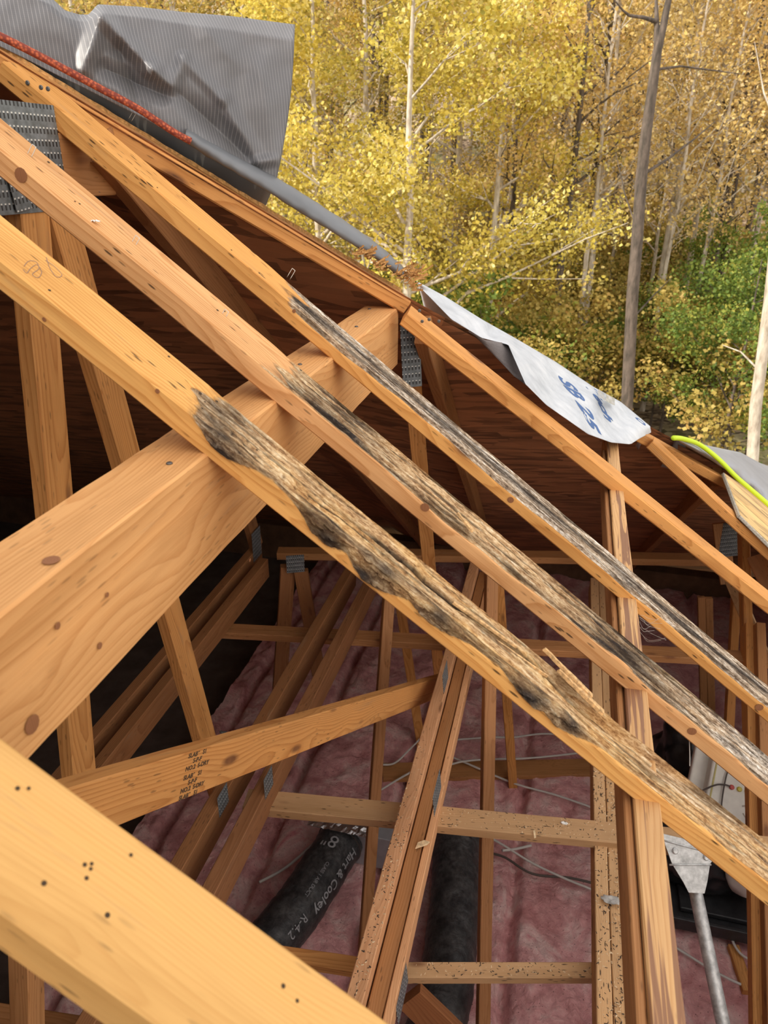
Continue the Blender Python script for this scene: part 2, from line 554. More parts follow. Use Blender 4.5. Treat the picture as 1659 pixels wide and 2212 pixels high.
def tarp_mat(name, col, stripes=True):
    m, n, bs = new_mat(name)
    g = NG(n)
    o = g.obj()
    x, y, z = g.sep(o)
    f = g.noise(o, 5, 4, 0.6)
    c = g.ramp(f, [(0.3, tuple(q*0.85 for q in col)), (0.7, tuple(q*1.12 for q in col))])
    if stripes:
        w = g.math('FRACT', g.math('MULTIPLY', x, 130))
        c = g.mix(g.math('MULTIPLY', g.math('LESS_THAN', w, 0.16), 0.35), c, (0.58, 0.55, 0.54))
        w2 = g.math('FRACT', g.math('MULTIPLY', z, 260))
        c = g.mix(g.math('MULTIPLY', g.math('LESS_THAN', w2, 0.3), 0.15), c, (0.1, 0.1, 0.11))
    g.link(c, bs.inputs['Base Color'])
    bs.inputs['Roughness'].default_value = 0.42
    g.bump(g.noise(o, 9, 3, 0.5), 0.3, 0.003, bs)
    tr = n.nodes.new('ShaderNodeBsdfTranslucent')
    tr.inputs[0].default_value = (0.30, 0.27, 0.23, 1)
    mx = n.nodes.new('ShaderNodeMixShader')
    mx.inputs[0].default_value = 0.22
    n.links.new(bs.outputs[0], mx.inputs[1]); n.links.new(tr.outputs[0], mx.inputs[2])
    out = [q for q in n.nodes if q.type == 'OUTPUT_MATERIAL'][0]
    n.links.new(mx.outputs[0], out.inputs[0])
    return m
TARP = tarp_mat('grey_tarp', (0.165, 0.165, 0.175))
TARP2 = tarp_mat('grey_tarp_plain', (0.20, 0.21, 0.225), False)
TARP3 = tarp_mat('pale_cover', (0.42, 0.43, 0.46), False)

def felt_mat():
    m, n, bs = new_mat('white_underlayment')
    g = NG(n)
    o = g.obj()
    f = g.noise(o, 9, 5, 0.65)
    d = g.noise(o, 160, 3, 0.6)
    c = g.ramp(f, [(0.3, (0.40, 0.43, 0.47)), (0.52, (0.54, 0.57, 0.61)), (0.72, (0.68, 0.70, 0.73))])
    c = g.mix(g.ramp(d, [(0.66, 0.0), (0.72, 0.35)]), c, (0.25, 0.24, 0.24))
    g.link(c, bs.inputs['Base Color'])
    bs.inputs['Roughness'].default_value = 0.55
    g.bump(g.noise(o, 30, 5, 0.6), 0.35, 0.003, bs)
    return m
FELT = felt_mat()
FELTB = plain('underlayment_back', (0.15, 0.13, 0.125), 0.7, 0, 200, 0.15)

def pink_mat():
    m, n, bs = new_mat('pink_fibreglass')
    g = NG(n)
    o = g.obj()
    f = g.noise(o, 5, 5, 0.65, 0.6)
    h = g.noise(o, 30, 6, 0.7, 0.5)
    c = g.ramp(f, [(0.28, (0.50, 0.19, 0.19)), (0.5, (0.78, 0.41, 0.40)), (0.62, (0.85, 0.60, 0.56)), (0.76, (0.70, 0.13, 0.18))])
    c = g.mix(g.ramp(h, [(0.36, 0.25), (0.56, 0.0)]), c, (0.36, 0.17, 0.17))
    sp = g.voro(o, 45).outputs['Distance']
    c = g.mix(g.ramp(sp, [(0.07, 1.0), (0.11, 0.0)]), c, (0.12, 0.05, 0.05))
    g.link(c, bs.inputs['Base Color'])
    bs.inputs['Roughness'].default_value = 0.95
    bs.inputs['Specular IOR Level'].default_value = 0.05
    g.bump(g.math('ADD', h, f), 0.9, 0.02, bs)
    return m
PINK = pink_mat()

def rope_mat():
    m, n, bs = new_mat('orange_rope')
    g = NG(n)
    o = g.obj()
    vo = g.voro(g.vmul(o, (160, 160, 160)), 1.0)
    c = g.ramp(vo.outputs['Distance'], [(0.15, (0.55, 0.13, 0.05)), (0.6, (0.20, 0.035, 0.02))])
    g.link(c, bs.inputs['Base Color'])
    bs.inputs['Roughness'].default_value = 0.8
    g.bump(vo.outputs['Distance'], -0.8, 0.003, bs)
    return m
ROPE = rope_mat()

# ------------------------------------------------------------------ structure: ground, walls, floor, sheathing
def gz(x, y):
    h = -2.6 + 0.25*noise.noise(Vector((x*0.2, y*0.2, 0)))
    if y > 23: h += (y-23)*0.34
    return h
def ground():
    m, n, bs = new_mat('leaf_litter')
    g = NG(n)
    o = g.obj()
    f = g.voro(o, 7.0)
    c = g.ramp(g.sep(f.outputs['Color'])[0], [(0.1, (0.10, 0.06, 0.035)), (0.5, (0.30, 0.20, 0.12)), (0.9, (0.50, 0.38, 0.24))])
    c = g.mix(g.ramp(g.noise(o, 0.5, 4), [(0.45, 0.0), (0.7, 0.6)]), c, (0.22, 0.26, 0.06))
    g.link(c, bs.inputs['Base Color'])
    bs.inputs['Roughness'].default_value = 0.9
    xs = np.linspace(-70, 50, 80); ys = np.linspace(-8, 110, 80)
    V = [(x, y, gz(x, y)) for y in ys for x in xs]
    F = [(j*80+i, j*80+i+1, (j+1)*80+i+1, (j+1)*80+i) for j in range(79) for i in range(79)]
    tag(mesh_obj('ground', V, F, m, smooth=True), kind='structure')
ground()

WALLM = plain('house_siding', (0.55, 0.52, 0.48), 0.7, 0, 4, 0.1)
def struct_box(name, lo, hi, mat):
    c = (Vector(lo)+Vector(hi))/2; s = Vector(hi)-Vector(lo)
    o = mesh_obj(name, [v-c for v in box_verts(c, s)], BOXF, mat, matrix=Matrix.Translation(c))
    return tag(o, kind='structure')
EX0, EX1, EY0, EY1 = -6.15, 3.45, -3.0, 5.95
struct_box('floor', (EX0, EY0, -0.22), (EX1, EY1, -0.20), plain('attic_boards_shaded', (0.11, 0.085, 0.07), 0.9, 0, 6, 0.3))  # dark brown carries the shade of the left attic
struct_box('wall_back', (EX0, EY1-0.12, -2.7), (EX1, EY1, 0.16), plain('eave_board', (0.16, 0.085, 0.045), 0.9, 0, 8, 0.3))
struct_box('wall_right', (EX1-0.12, EY0, -2.7), (EX1, EY1-0.12, -0.01), WALLM)
struct_box('wall_left', (EX0, EY0, -2.7), (EX0+0.12, EY1-0.12, -0.01), WALLM)
struct_box('wall_front', (EX0+0.12, EY0, -2.7), (EX1-0.12, EY0+0.12, -0.01), WALLM)

RIDX = -1.36
# hip between near plane and far plane, from the ridge down to the far right corner
HIP = [Vector((RIDX, 1.37, roofxy(RIDX, 0).z)), roof(-0, 112), roof(885, 650), roof(1405, 925)]
HIP[1] = roof(0, 118)
_d = (HIP[3]-HIP[2])
HIP.append(HIP[3]+_d*((EX1-HIP[3].x)/_d.x))
def hip_at(px_x):
    pass
def on_hip_x(x):
    for a, b in zip(HIP[:-1], HIP[1:]):
        if x <= b.x or b is HIP[-1]:
            t = (x-a.x)/(b.x-a.x)
            return a+(b-a)*t
    return HIP[-1]

DS = 0.052      # sheathing lies this far above the timber tops' underside line
def sheath_far():
    # underside and top of the far slope, ruled from the hip down to the eave, plus its twin left of the ridge end
    tops = []
    for x in np.linspace(EX0, RIDX, 14)[:-1]:
        t = (x-EX0)/(RIDX-EX0)
        tops.append(Vector((x, EY1+(HIP[0].y-EY1)*t, HIP[0].z*t)))
    for x in np.linspace(RIDX, EX1, 60):
        tops.append(on_hip_x(x))
    V, F = [], []
    rows = 12
    for p in tops:
        L = max(0.0, (p.z+0.4)/SN)
        for k in range(rows):
            V.append(p + WD*(L*k/(rows-1)) - N2*0.006)
    n = len(tops)
    for i in range(n-1):
        for k in range(rows-1):
            F.append((i*rows+k, (i+1)*rows+k, (i+1)*rows+k+1, i*rows+k+1))
    nv = len(V)
    V += [v+N2*0.012 for v in V]
    F += [tuple(nv+q for q in reversed(f)) for f in F]
    # object frame: local x along the building, local y down the slope
    m = Matrix((Vector((1, 0, 0)), WD, N2)).transposed().to_4x4()
    m.translation = Vector((0, 2.0, 3.0))
    mi = m.inverted()
    o = mesh_obj('ceiling_far_slope', [mi @ v for v in V], F, OSB, matrix=m)
    tag(o, kind='structure')
    return o
sheath_far()

def slab(name, pts, nrm, mat, thick=0.012, kind='structure', xdir=None):
    V, F = solid_poly(pts, thick, nrm)
    c = V[0].copy()
    x = xdir or RD
    m = Matrix((x, nrm.cross(x), nrm)).transposed().to_4x4(); m.translation = c
    mi = m.inverted()
    o = mesh_obj(name, [mi @ v for v in V], F, mat, matrix=m)
    if kind: tag(o, kind=kind)
    return o
# near slope still covered: strip the viewer stands on, and the lower right part
L = 0.012
slab('ceiling_near_slope', [roofxy(RIDX, EY0, L), roofxy(EX1, EY0, L), roofxy(EX1, -0.95, L), roofxy(RIDX, -0.95, L)], N1, OSB)
h3 = on_hip_x(2.95)
slab('ceiling_right_slope', [roofxy(1.65, -0.95, L), roofxy(EX1, -0.95, L), roofxy(EX1, on_hip_x(EX1).y, L), roofxy(1.65, on_hip_x(1.65).y-0.01, L)], N1, OSB)
slab('ceiling_light_block', [roofxy(RIDX, -0.95, L), roofxy(-0.52, -0.95, L), roofxy(-0.93, 0.8, L), roofxy(-1.22, 1.42, L), roofxy(RIDX, 1.37, L)], N1, OSB)  # unseen sheathing, added to keep sky light off the left attic
N3 = Vector((-SN, 0, CS))
zr = roofxy(RIDX, 0).z
slab('ceiling_left_slope', [Vector((RIDX, EY0, zr)), Vector((RIDX, 1.37, zr)), Vector((EX0, EY1, 0)), Vector((EX0, EY0, 0))], N3, OSB, xdir=Vector((CS, 0, SN)))
slab('wall_gable', [Vector((EX0, EY0, 0)), Vector((RIDX, EY0, zr)), Vector((EX1, EY0, 0))], Vector((0, -1, 0)), OSB, xdir=Vector((1, 0, 0)))

# ------------------------------------------------------------------ insulation
def insulation():
    nx, ny = 260, 260
    xs = np.concatenate([np.linspace(-1.98, -1.9, 40), np.linspace(-1.88, 1.9, 180), np.linspace(1.95, EX1-.13, 40)])
    ys = np.concatenate([np.linspace(EY0+.13, 1.2, 40), np.linspace(1.22, 4.6, 180), np.linspace(4.65, EY1-.13, 40)])
    V = []
    for y in ys:
        for x in xs:
            p = Vector((x*3.2, y*2.2, 0))
            z = 0.035*noise.fractal(p, 0.9, 2.1, 4) + 0.012*noise.noise(Vector((x*26, y*26, 3)))
            # seams between batts, over the joists
            for sx in (-2.42, -1.84, -1.24, -0.64, 0.055, 0.66, 1.26):
                d = abs(x-sx-0.012*noise.noise(Vector((y*5, sx, 0))))
                if d < 0.035: z -= 0.075*(1-d/0.035)**0.6
            V.append((x, y, z))
    F = []
    for j in range(ny-1):
        for i in range(nx-1):
            F.append((j*nx+i, j*nx+i+1, (j+1)*nx+i+1, (j+1)*nx+i))
    o = mesh_obj('pink_insulation', V, F, PINK, smooth=True)
    tag(o, 'pink fibreglass insulation spread between the joists on the attic floor', 'insulation', kind='stuff')
insulation()

# ------------------------------------------------------------------ jack rafters
def rafter(y0, y1, xa, xb, name, mat, label, w=0.089, t=0.038):
    a, b = roofxy(xa, y0), roofxy(xb, y1)
    o = board(name, a, b, w, t, N1, mat)
    tag(o, label, 'rafter', 'jack rafters laid across the open roof')
    return o

XR = 2.55
A = rafter(0.295, 0.295, RIDX+0.02, XR, 'jack_rafter', W_YEL, 'yellow pine rafter closest to the viewer, large and blurred across the lower left corner', w=0.095, t=0.042)
xe, ye = roof(880, 655).x, roof(880, 655).y
E1 = roof(1659, 1271)
pE0, pE1 = roof(885, 668), roof(1655, 1281)
dE = (pE1-pE0).normalized()
Er = board('jack_rafter', pE0, pE0+dE*3.1, 0.088, 0.038, N1, W_ORG, bev=0.004)
tag(Er, 'orange jack rafter butted to the hip above the beam end, under the white sheet', 'rafter', 'jack rafters laid across the open roof')
pF0, pF1 = roof(1412, 949), roof(1659, 1177)
dF = (pF1-pF0).normalized()
Fr = board('jack_rafter', pF0, pF0+dF*2.2, 0.085, 0.036, N1, W_ORG, bev=0.004)
tag(Fr, 'short orange jack rafter at the far right, leaving the hip below the white sheet', 'rafter', 'jack rafters laid across the open roof')

def rot_rafter(name, y0, y1, xa, xb, mat, label, fn, w=0.092, t=0.04, step=0.0045):
    """rafter with decayed stretches. fn(x, v, face, s) -> rot, char, grey, depth (m)"""
    a, b = roofxy(xa, y0), roofxy(xb, y1)
    Ln = (b-a).length
    m = frame(a, b, N1)
    n = int(Ln/step)
    # perimeter: top from +y edge to -y edge dense, front side, bottom, back side
    bev = 0.003
    top = [(w/2-bev-(w-2*bev)*k/26, 0.0) for k in range(27)]
    front = [(-w/2, -bev-(t-2*bev)*k/11) for k in range(12)]
    bot = [(-w/2+bev, -t), (0, -t), (w/2-bev, -t)]
    back = [(w/2, -t+bev), (w/2, -t/2), (w/2, -bev)]
    prof = top+front+bot+back
    k = len(prof)
    nv = (n+1)*k
    V = np.zeros((nv, 3)); rot = np.zeros(nv); ch = np.zeros(nv); gy = np.zeros(nv); cv = np.zeros(nv)
    q = 0
    for i in range(n+1):
        x = Ln*i/n
        X = a.x + x*CS
        for j, (y, z) in enumerate(prof):
            if j < 27: face, v = 0, j/26.0
            elif j < 39: face, v = 1, (j-27)/11.0
            else: face, v = 2, 0.0
            if j >= 42: face, v = 3, 0.0
            r, c, g_, d, cr = fn(X, y, z, face, v)
            dy = dz = 0.0
            e = noise.noise_vector(Vector((X*5, y*30, z*30)))*0.0008
            if d:
                if face == 0: dz = -d
                elif face == 1:
                    dy = d*0.75; dz = -d*0.15*(1-v)
                elif face == 3: dy = -d*0.5
                if face == 0 and (v > 0.93): dy = d*0.55
            V[q] = (x, y+dy+e.y, z+dz+e.z)
            rot[q], ch[q], gy[q], cv[q] = r, c, g_, cr
            q += 1
    F = []
    for i in range(n):
        for j in range(k):
            j2 = (j+1) % k
            F.append((i*k+j, (i+1)*k+j, (i+1)*k+j2, i*k+j2))
    F.append(tuple(range(k))); F.append(tuple(reversed(range(n*k, n*k+k))))
    o = mesh_obj(name, V.tolist(), F, mat, matrix=m)
    for nm, arr in (('rot', rot), ('char', ch), ('grey', gy), ('crevice', cv)):
        at_ = o.data.attributes.new(nm, 'FLOAT', 'POINT')
        at_.data.foreach_set('value', arr.astype(np.float32))
    o.data.polygons.foreach_set('use_smooth', [True]*len(o.data.polygons))
    try:
        o.data.set_sharp_from_angle(angle=math.radians(38))
    except Exception:
        pass
    tag(o, label, 'rafter', 'jack rafters laid across the open roof')
    return o

def sm(a, b, x):
    t = min(1, max(0, (x-a)/(b-a)))
    return t*t*(3-2*t)
def nz(x, y, z): return noise.noise(Vector((x, y, z)))
def fb(x, y, z, o=4): return noise.fractal(Vector((x, y, z)), 0.8, 2.0, o)

def fnD(X, y, z, face, v):
    # weathered grey black top with a pale fringe along its lower edge
    st = sm(-0.62, -0.50, X + 0.05*nz(X*9, y*40, 1))
    if st <= 0 or face == 2: return 0, 0, 0, 0, 0
    edge = 0.30 + 0.22*nz(X*5.5, 0, 8) + 0.10*nz(X*17, 0, 2)
    s = (v if face == 0 else (1+v*1.0 if face == 1 else -0.1))
    lim = 1.0 + edge*0.8
    inside = sm(lim+0.10, lim-0.06, s)
    r = st*inside
    fring = math.exp(-((s-lim+0.10)/0.12)**2)
    band = math.exp(-((v-0.5-0.25*nz(X*2.2, 3, 0))/0.19)**2) if face == 0 else 0.05
    ch = min(1, max(0, band*1.2*(0.55+0.9*nz(X*4, y*60, 4)+0.25) - fring*0.9))
    d = r*(0.0035+0.0035*abs(fb(X*14, y*160, 0)))*(1 if face != 3 else 0.5)
    cr = r*sm(0.50, 0.62, 0.5+0.55*nz(X*11, y*220, 7))*0.7
    return r, ch*0.95, 0.70+0.25*nz(X*5, y*60, 2), d + cr*0.002, cr
def fnC(X, y, z, face, v):
    st = sm(-0.52, -0.40, X + 0.06*nz(X*9, y*40, 1))
    if st <= 0 or face == 2: return 0, 0, 0, 0, 0
    s = (v if face == 0 else (1+v if face == 1 else -0.1))
    lim = 1.06 + 0.28*nz(X*4.0, 0, 18) + 0.12*nz(X*15, 0, 22)
    r = st*sm(lim+0.10, lim-0.06, s)
    grey = sm(0.10, 0.55, X+0.2*nz(X*6, y*50, 5)) if True else 0
    blk = math.exp(-((X-0.18)/0.10)**2)*1.1 + 0.9*math.exp(-((X+0.36)/0.07)**2)*(1 if face == 0 else .3)
    line = math.exp(-((s-0.86-0.18*nz(X*3, 1, 1))/0.11)**2)*sm(0.30, 0.05, X)
    ch = min(1, max(0, (blk+line*0.95)*(0.7+0.9*nz(X*13, y*110, 3))))
    d = r*(0.004+0.008*abs(fb(X*10, y*110, 3)) + 0.009*max(0, line-0.3)*sm(0.2, -.1, X))
    cr = r*min(1, sm(0.52, 0.64, 0.5+0.6*nz(X*9, y*200, 9))*0.75 + 0.25*max(0, line-.4))
    return r, ch, 0.18+0.75*grey, d+cr*0.003, cr
def fnB(X, y, z, face, v):
    st = sm(-0.525, -0.47, X + 0.035*nz(X*14, y*45, 1) - (0.02*(v-0.5)**2*4 if face == 0 else 0.03))
    if st <= 0 or face == 2: return 0, 0, 0, 0, 0
    s = (v if face == 0 else (1+v if face == 1 else -0.1))
    # how far the decay runs down the front face, with three deep charred bites
    lim = 0.93 + 0.20*nz(X*5, 0, 31) + 0.08*nz(X*19, 0, 4) + 0.10*sm(-.3, .1, X)
    bites = ((-0.435, .035, .55), (-0.285, .045, .75), (-0.215, .05, .95), (-0.13, .05, .55), (0.02, .045, .55), (0.065, .04, .62))
    bt = 0.0
    wv_ = 0.03*nz(X*12, 4, 0)
    for bx, bw, bh in bites:
        g_ = math.exp(-((X-bx)/bw)**2)
        bt = max(bt, g_)
        lim = max(lim, 0.95+bh*g_ + 0.06*nz(X*40, z*100, 2)*g_)
    r = st*sm(lim+0.10, lim-0.05, s)
    # sheared away step on the far half of the top
    v2 = v if face == 0 else (1.0 if face == 1 else 0.0)
    stepx = 0.36+0.13*nz(X*4, 2, 0) - 0.16*sm(-.1, .12, X)
    gap = math.exp(-((v2-stepx)/0.055)**2)*sm(-0.36, -0.24, X)*sm(0.16, 0.05, X)
    scoop = sm(0.01, 0.07, X)*sm(0.42, 0.12, X)*sm(0.62, 0.25, v2)*0.012 + (0.004 if X > 0.05 else 0)*sm(0.05, 0.1, X)
    cub = 0.0
    if face == 0 and X < 0.1:
        # cross checks of brown cubical rot
        w_ = (X*52 + 1.3*nz(X*12, y*30, 0)) % 1.0
        w2 = (y*150 + 1.2*nz(X*5, y*10, 6)) % 1.0
        cub = max(sm(0.13, 0.0, w_)*0.75, sm(0.16, 0.0, w2)*0.8)*(0.35+0.65*sm(.1, -.2, nz(X*7, y*30, 9)))*sm(0.12, 0.02, X)*sm(-.5, -.44, X)
        cub *= sm(0.75, 0.5, v) if X > -0.3 else 0.9
    d = r*(0.0035 + 0.006*abs(fb(X*11, y*95, 5)) + gap*0.012 + scoop + cub*0.003 + 0)
    if face == 1 or (face == 0 and v > 0.8): d -= r*bt*(0.006+0.016*abs(fb(X*45, z*70, y*30, 3)))*(1 if face == 1 else (v-0.8)*2.5)
    cr = min(1, r*(cub*0.85 + gap*0.9 + 0.6*sm(0.55, 0.66, 0.5+0.6*nz(X*8, y*190, 9))))
    ch = 0.0
    if face == 1 or v2 > 0.80:
        ch = bt*(0.75+0.6*nz(X*30, z*60, y*30))
    ch = max(ch, 0.85*math.exp(-((s-lim+0.02)/0.13)**2)*(0.4+0.8*nz(X*8, 0, 12)+0.2)*sm(.25, .05, X))
    ch = max(ch, 0.9*math.exp(-((X+0.465)/0.035)**2)*(0.6+0.8*nz(X*30, y*80, 3)))
    grey = 0.25*sm(-.3, -.5, X)+0.45*sm(0.12, 0.28, X)*(0.5+nz(X*9, y*60, 3))*(1 if v2 < 0.5 else 0.3)
    return r, min(1, max(0, ch)), min(1, max(0, grey)), d, cr

yB = (1.61+1.785)/2*HR
B = rot_rafter('jack_rafter', yB, yB, RIDX+0.02, XR, W_ROT_Y, 'front rafter with crumbling cube-cracked decay and charred hollows down its lower half', fnB, w=0.096)
C = rot_rafter('jack_rafter', 2.185*HR, 2.185*HR, RIDX+0.02, XR, W_ROT_P, 'pinkish rafter with brown fibrous rot, black where it crosses the stained board', fnC, w=0.098)
pD0, pD1 = roof(22, 140), None
D = rot_rafter('jack_rafter', 2.762*HR, 2.762*HR, roof(26, 135).x, XR, W_ROT_O, 'rafter nailed to the hip top, lower half weathered grey black with pale fringe', fnD, w=0.088)

# long splinters standing off the front rafter
def splinter(name, parent, X0, X1, y, lift0, lift1, w, t):
    a = roofxy(X0, y, lift0); b = roofxy(X1, y+0.004, lift1)
    n = 8
    V, F = [], []
    fr = frame(a, b, N1); Lx = (b-a).length
    for i in range(n+1):
        x = Lx*i/n
        ww = w*(1-0.6*i/n)*(1+0.2*nz(x*90, w*100, 1))
        for (yy, zz) in ((-ww/2, 0), (ww/2, 0), (ww/2, t), (-ww/2, t)):
            V.append((x, yy+0.001*nz(x*60, 3, yy*99), zz+0.001*nz(x*60, 9, zz*99)))
    for i in range(n):
        for j in range(4):
            F.append((i*4+j, i*4+(j+1) % 4, (i+1)*4+(j+1) % 4, (i+1)*4+j))
    F.append((3, 2, 1, 0)); F.append(tuple(n*4+q for q in range(4)))
    return mesh_obj(name, V, F, SPL, parent, matrix=fr)
splinter('splinter', B, 0.10, 0.02, yB+0.040, 0.0, 0.010, 0.009, 0.006)
splinter('splinter', B, 0.12, 0.045, yB+0.030, -0.004, 0.002, 0.010, 0.006)
splinter('splinter', B, -0.12, -0.02, yB+0.016, -0.010, -0.004, 0.007, 0.004)
splinter('splinter', B, -0.06, 0.03, yB+0.008, -0.012, -0.005, 0.006, 0.004)
splinter('splinter', C, -0.12, -0.15, 2.185*HR-0.035, 0.002, 0.008, 0.010, 0.004)

# pencil numerals on the front rafter
def on_roof_text(name, body, size, px, py, dpx, dpy, mat, parent, lift=0.0006, bold=0.0, flip=False):
    a = roof(px, py, lift); b = roof(dpx, dpy, lift)
    x = (b-a).normalized(); y = N1.cross(x)
    V, F = text_verts(body, size, bold)
    m = Matrix((x, y, N1)).transposed().to_4x4(); m.translation = a
    return mesh_obj(name, V, F, mat, parent, matrix=m)
def scribble(name, pts, mat, parent, r=0.0005):
    return tube(name, [roof(*p, 0.0004) for p in pts], r, mat, parent, seg=5, sub=5)
scribble('pencil_mark', [(52, 575), (62, 564), (78, 566), (84, 580), (70, 592), (82, 600), (90, 588), (80, 572), (66, 580), (58, 590), (50, 582)], PENCIL, B)
scribble('pencil_mark', [(100, 556), (108, 580), (122, 598), (134, 594), (118, 576), (98, 562)], PENCIL, B)

# ------------------------------------------------------------------ hip rafters
hn = (N1*0.8+N2*0.2).normalized()
def hip_board(name, px0, px1, w, t, back, label):
    a, b = roof(*px0), roof(*px1)
    x = (b-a).normalized()
    z = (hn - x*hn.dot(x)).normalized()
    y = z.cross(x)
    o = board(name, a+y*(w/2-back), b+y*(w/2-back), w, t, hn, W_ORG, bev=0.004)
    tag(o, label, 'rafter', 'hip rafters')
    return o
HU = hip_board('hip_rafter', (-40, 93), (888, 652), 0.092, 0.040, 0, 'long orange hip rafter running under the grey tarp along the roof edge')
HL = hip_board('hip_rafter', (1375, 928), (1640, 1075), 0.07, 0.04, 0, 'short hip rafter at the right, between the white sheet and the grey cover')

# ------------------------------------------------------------------ truss timber
def chord(name, parent, x0, x1, ztop, h, ya, yb, mat, **kw):
    xm = (x0+x1)/2
    return board(name, (xm, ya, ztop), (xm, yb, ztop), x1-x0, h, Vector((0, 0, 1)), mat, parent, **kw)

def web(name, parent, pa, pb, X, w, t, mat, ext=(0, 0)):
    """truss web in the plane x = X whose middle passes through the two image points; w seen on the flat face"""
    a, b = at(*pa, X=X), at(*pb, X=X)
    d = (b-a).normalized()
    a = a-d*ext[0]; b = b+d*ext[1]
    return board(name, a, b, w, t, Vector((1, 0, 0)), mat, parent, anchor='mid')

def stud(name, parent, a, b, w, t, nrm, mat):
    return board(name, a, b, w, t, nrm, mat, parent, anchor='mid')

def plate(name, parent, c, w, h, nrm, up):
    z = Vector(nrm).normalized(); y = (Vector(up)-z*Vector(up).dot(z)).normalized(); x = y.cross(z)
    m = Matrix((x, y, z)).transposed().to_4x4(); m.translation = Vector(c)
    return rbox(name, (w, h, 0.0016), PLATE, parent, m, bev=0.0004, segs=1)

ZT = CAMZ
# beam truss
T0 = empty('girder_truss', (-0.515, 0.2, ZT-0.37), 'flat topped girder truss whose broad top chord passes under the rafters to the hip', 'truss', 'hip roof trusses')
bx0, bx1, bz = -0.566, -0.466, ZT-0.37
zb1 = at(72, 1634, X=bx1).z; zb2 = at(700, 960, X=bx1).z
bh = bz-(zb1+zb2)/2
print('beam h', bh, zb1, zb2)
yend = on_hip_x(-0.5).y+0.06
TC0 = chord('top_chord', T0, bx0, bx1, bz, bh, 0.05, yend, W_BIG, bev=0.003, rough=0.0012)
# seam and ragged wane along the upper back edge
a, b = at(897, 905, X=-0.478), at(947, 1455, X=-0.478)
a = at(898, 905, X=-0.478); b = at(948, 1455, X=-0.478)
d = (b-a).normalized()
stud('web', T0, a-d*0.2, b+d*0.12, 0.058, 0.038, Vector((0.25, -1, 0)), W_ORG)
plate('gusset_plate', T0, at(888, 768, Y=2.14), 0.060, 0.19, (0.45, -0.9, 0.1), (0, -.1, 1))
# screw heads in the beam
def disc(name, parent, c, nrm, r, mat, h=0.0025):
    z = Vector(nrm).normalized(); x = z.orthogonal().normalized(); y = z.cross(x)
    V, F = [], []
    for k, (rr, zz) in enumerate(((r, 0), (r, h*0.6), (r*0.7, h))):
        for j in range(12):
            t = 2*PI*j/12
            V.append(x*math.cos(t)*rr+y*math.sin(t)*rr+z*zz)
    for k in range(2):
        for j in range(12):
            F.append((k*12+j, k*12+(j+1) % 12, (k+1)*12+(j+1) % 12, (k+1)*12+j))
    F.append(tuple(range(24, 36)))
    return mesh_obj(name, V, F, mat, parent, matrix=Matrix.Translation(Vector(c)))
for p in ((366, 1002), (648, 788), (770, 706), (798, 668)):
    disc('nail', TC0, at(*p, Z=bz), (0, 0, 1), 0.0045, NAIL)

# knots and nail holes
def knot_mat():
    m, n, bs = new_mat('knot')
    g = NG(n)
    x, y, z = g.sep(g.obj())
    r = g.math('SQRT', g.math('ADD', g.math('MULTIPLY', x, x), g.math('MULTIPLY', g.math('MULTIPLY', y, y), 1.6)))
    r = g.math('ADD', r, g.math('MULTIPLY', g.noise(g.obj(), 120, 3), 0.003))
    ph = g.math('FRACT', g.math('MULTIPLY', r, 330))
    c = g.mix(g.math('MULTIPLY', ph, 0.5), (0.30, 0.12, 0.045), (0.14, 0.05, 0.02))
    g.link(c, bs.inputs['Base Color'])
    bs.inputs['Roughness'].default_value = 0.7
    return m
KNOT = knot_mat()
HOLE = plain('nail_hole', (0.05, 0.028, 0.012), 0.9)
for base, px, py, Y_, r in ((C, 45, 378, 2.185*HR-0.0502, .0115), (C, 1495, 1580, 2.185*HR-0.0502, .008), (C, 918, 1096, 2.185*HR-0.0502, .008),
                            (D, 635, 672, 2.762*HR-0.0452, .004), (D, 1103, 1080, 2.762*HR-0.0452, .007), (D, 1640, 1528, 2.762*HR-0.0452, .009),
                            (B, 340, 845, yB-0.0492, .0035), (B, 95, 690, yB-0.0492, .003)):
    disc('knot', base, at(px, py, Y=Y_), (0, -1, 0), r, KNOT, 0.0003)
for px, py, r in ((70, 1565, .010), (540, 1210, .003), (216, 1395, .004), (232, 1285, .003), (125, 1352, .004)):
    disc('knot', TC0, at(px, py, X=bx1+0.0016), (1, 0, 0), r, KNOT, 0.0003)
disc('knot', TC0, at(110, 1210, Z=bz+.0014), (0, 0, 1), 0.009, KNOT, 0.0004)
for px, py in ((38, 1703), (62, 1703), (183, 1868), (198, 1866), (196, 1877), (187, 1897), (95, 1908), (283, 1847), (642, 2162), (612, 2130), (232, 1977)):
    disc('nail_hole', A, roof(px, py, 0.0002), N1, 0.0013+0.0007*random.random(), HOLE, 0.0004)
for base, pl in ((B, ((107, 627), (365, 770), (433, 850), (443, 868), (468, 867), (437, 882), (555, 972))), (C, ((162, 435), (172, 440), (105, 350), (215, 415), (485, 672), (470, 670), (745, 905), (650, 800))),
                 (D, ((165, 215), (340, 405), (430, 495), (640, 650), (720, 705), (735, 712), (690, 690), (560, 590), (500, 540), (800, 775)))):
    for px, py in pl:
        disc('nail_hole', base, roof(px, py, 0.0004), N1, 0.0014+0.0012*random.random(), HOLE, 0.0004)

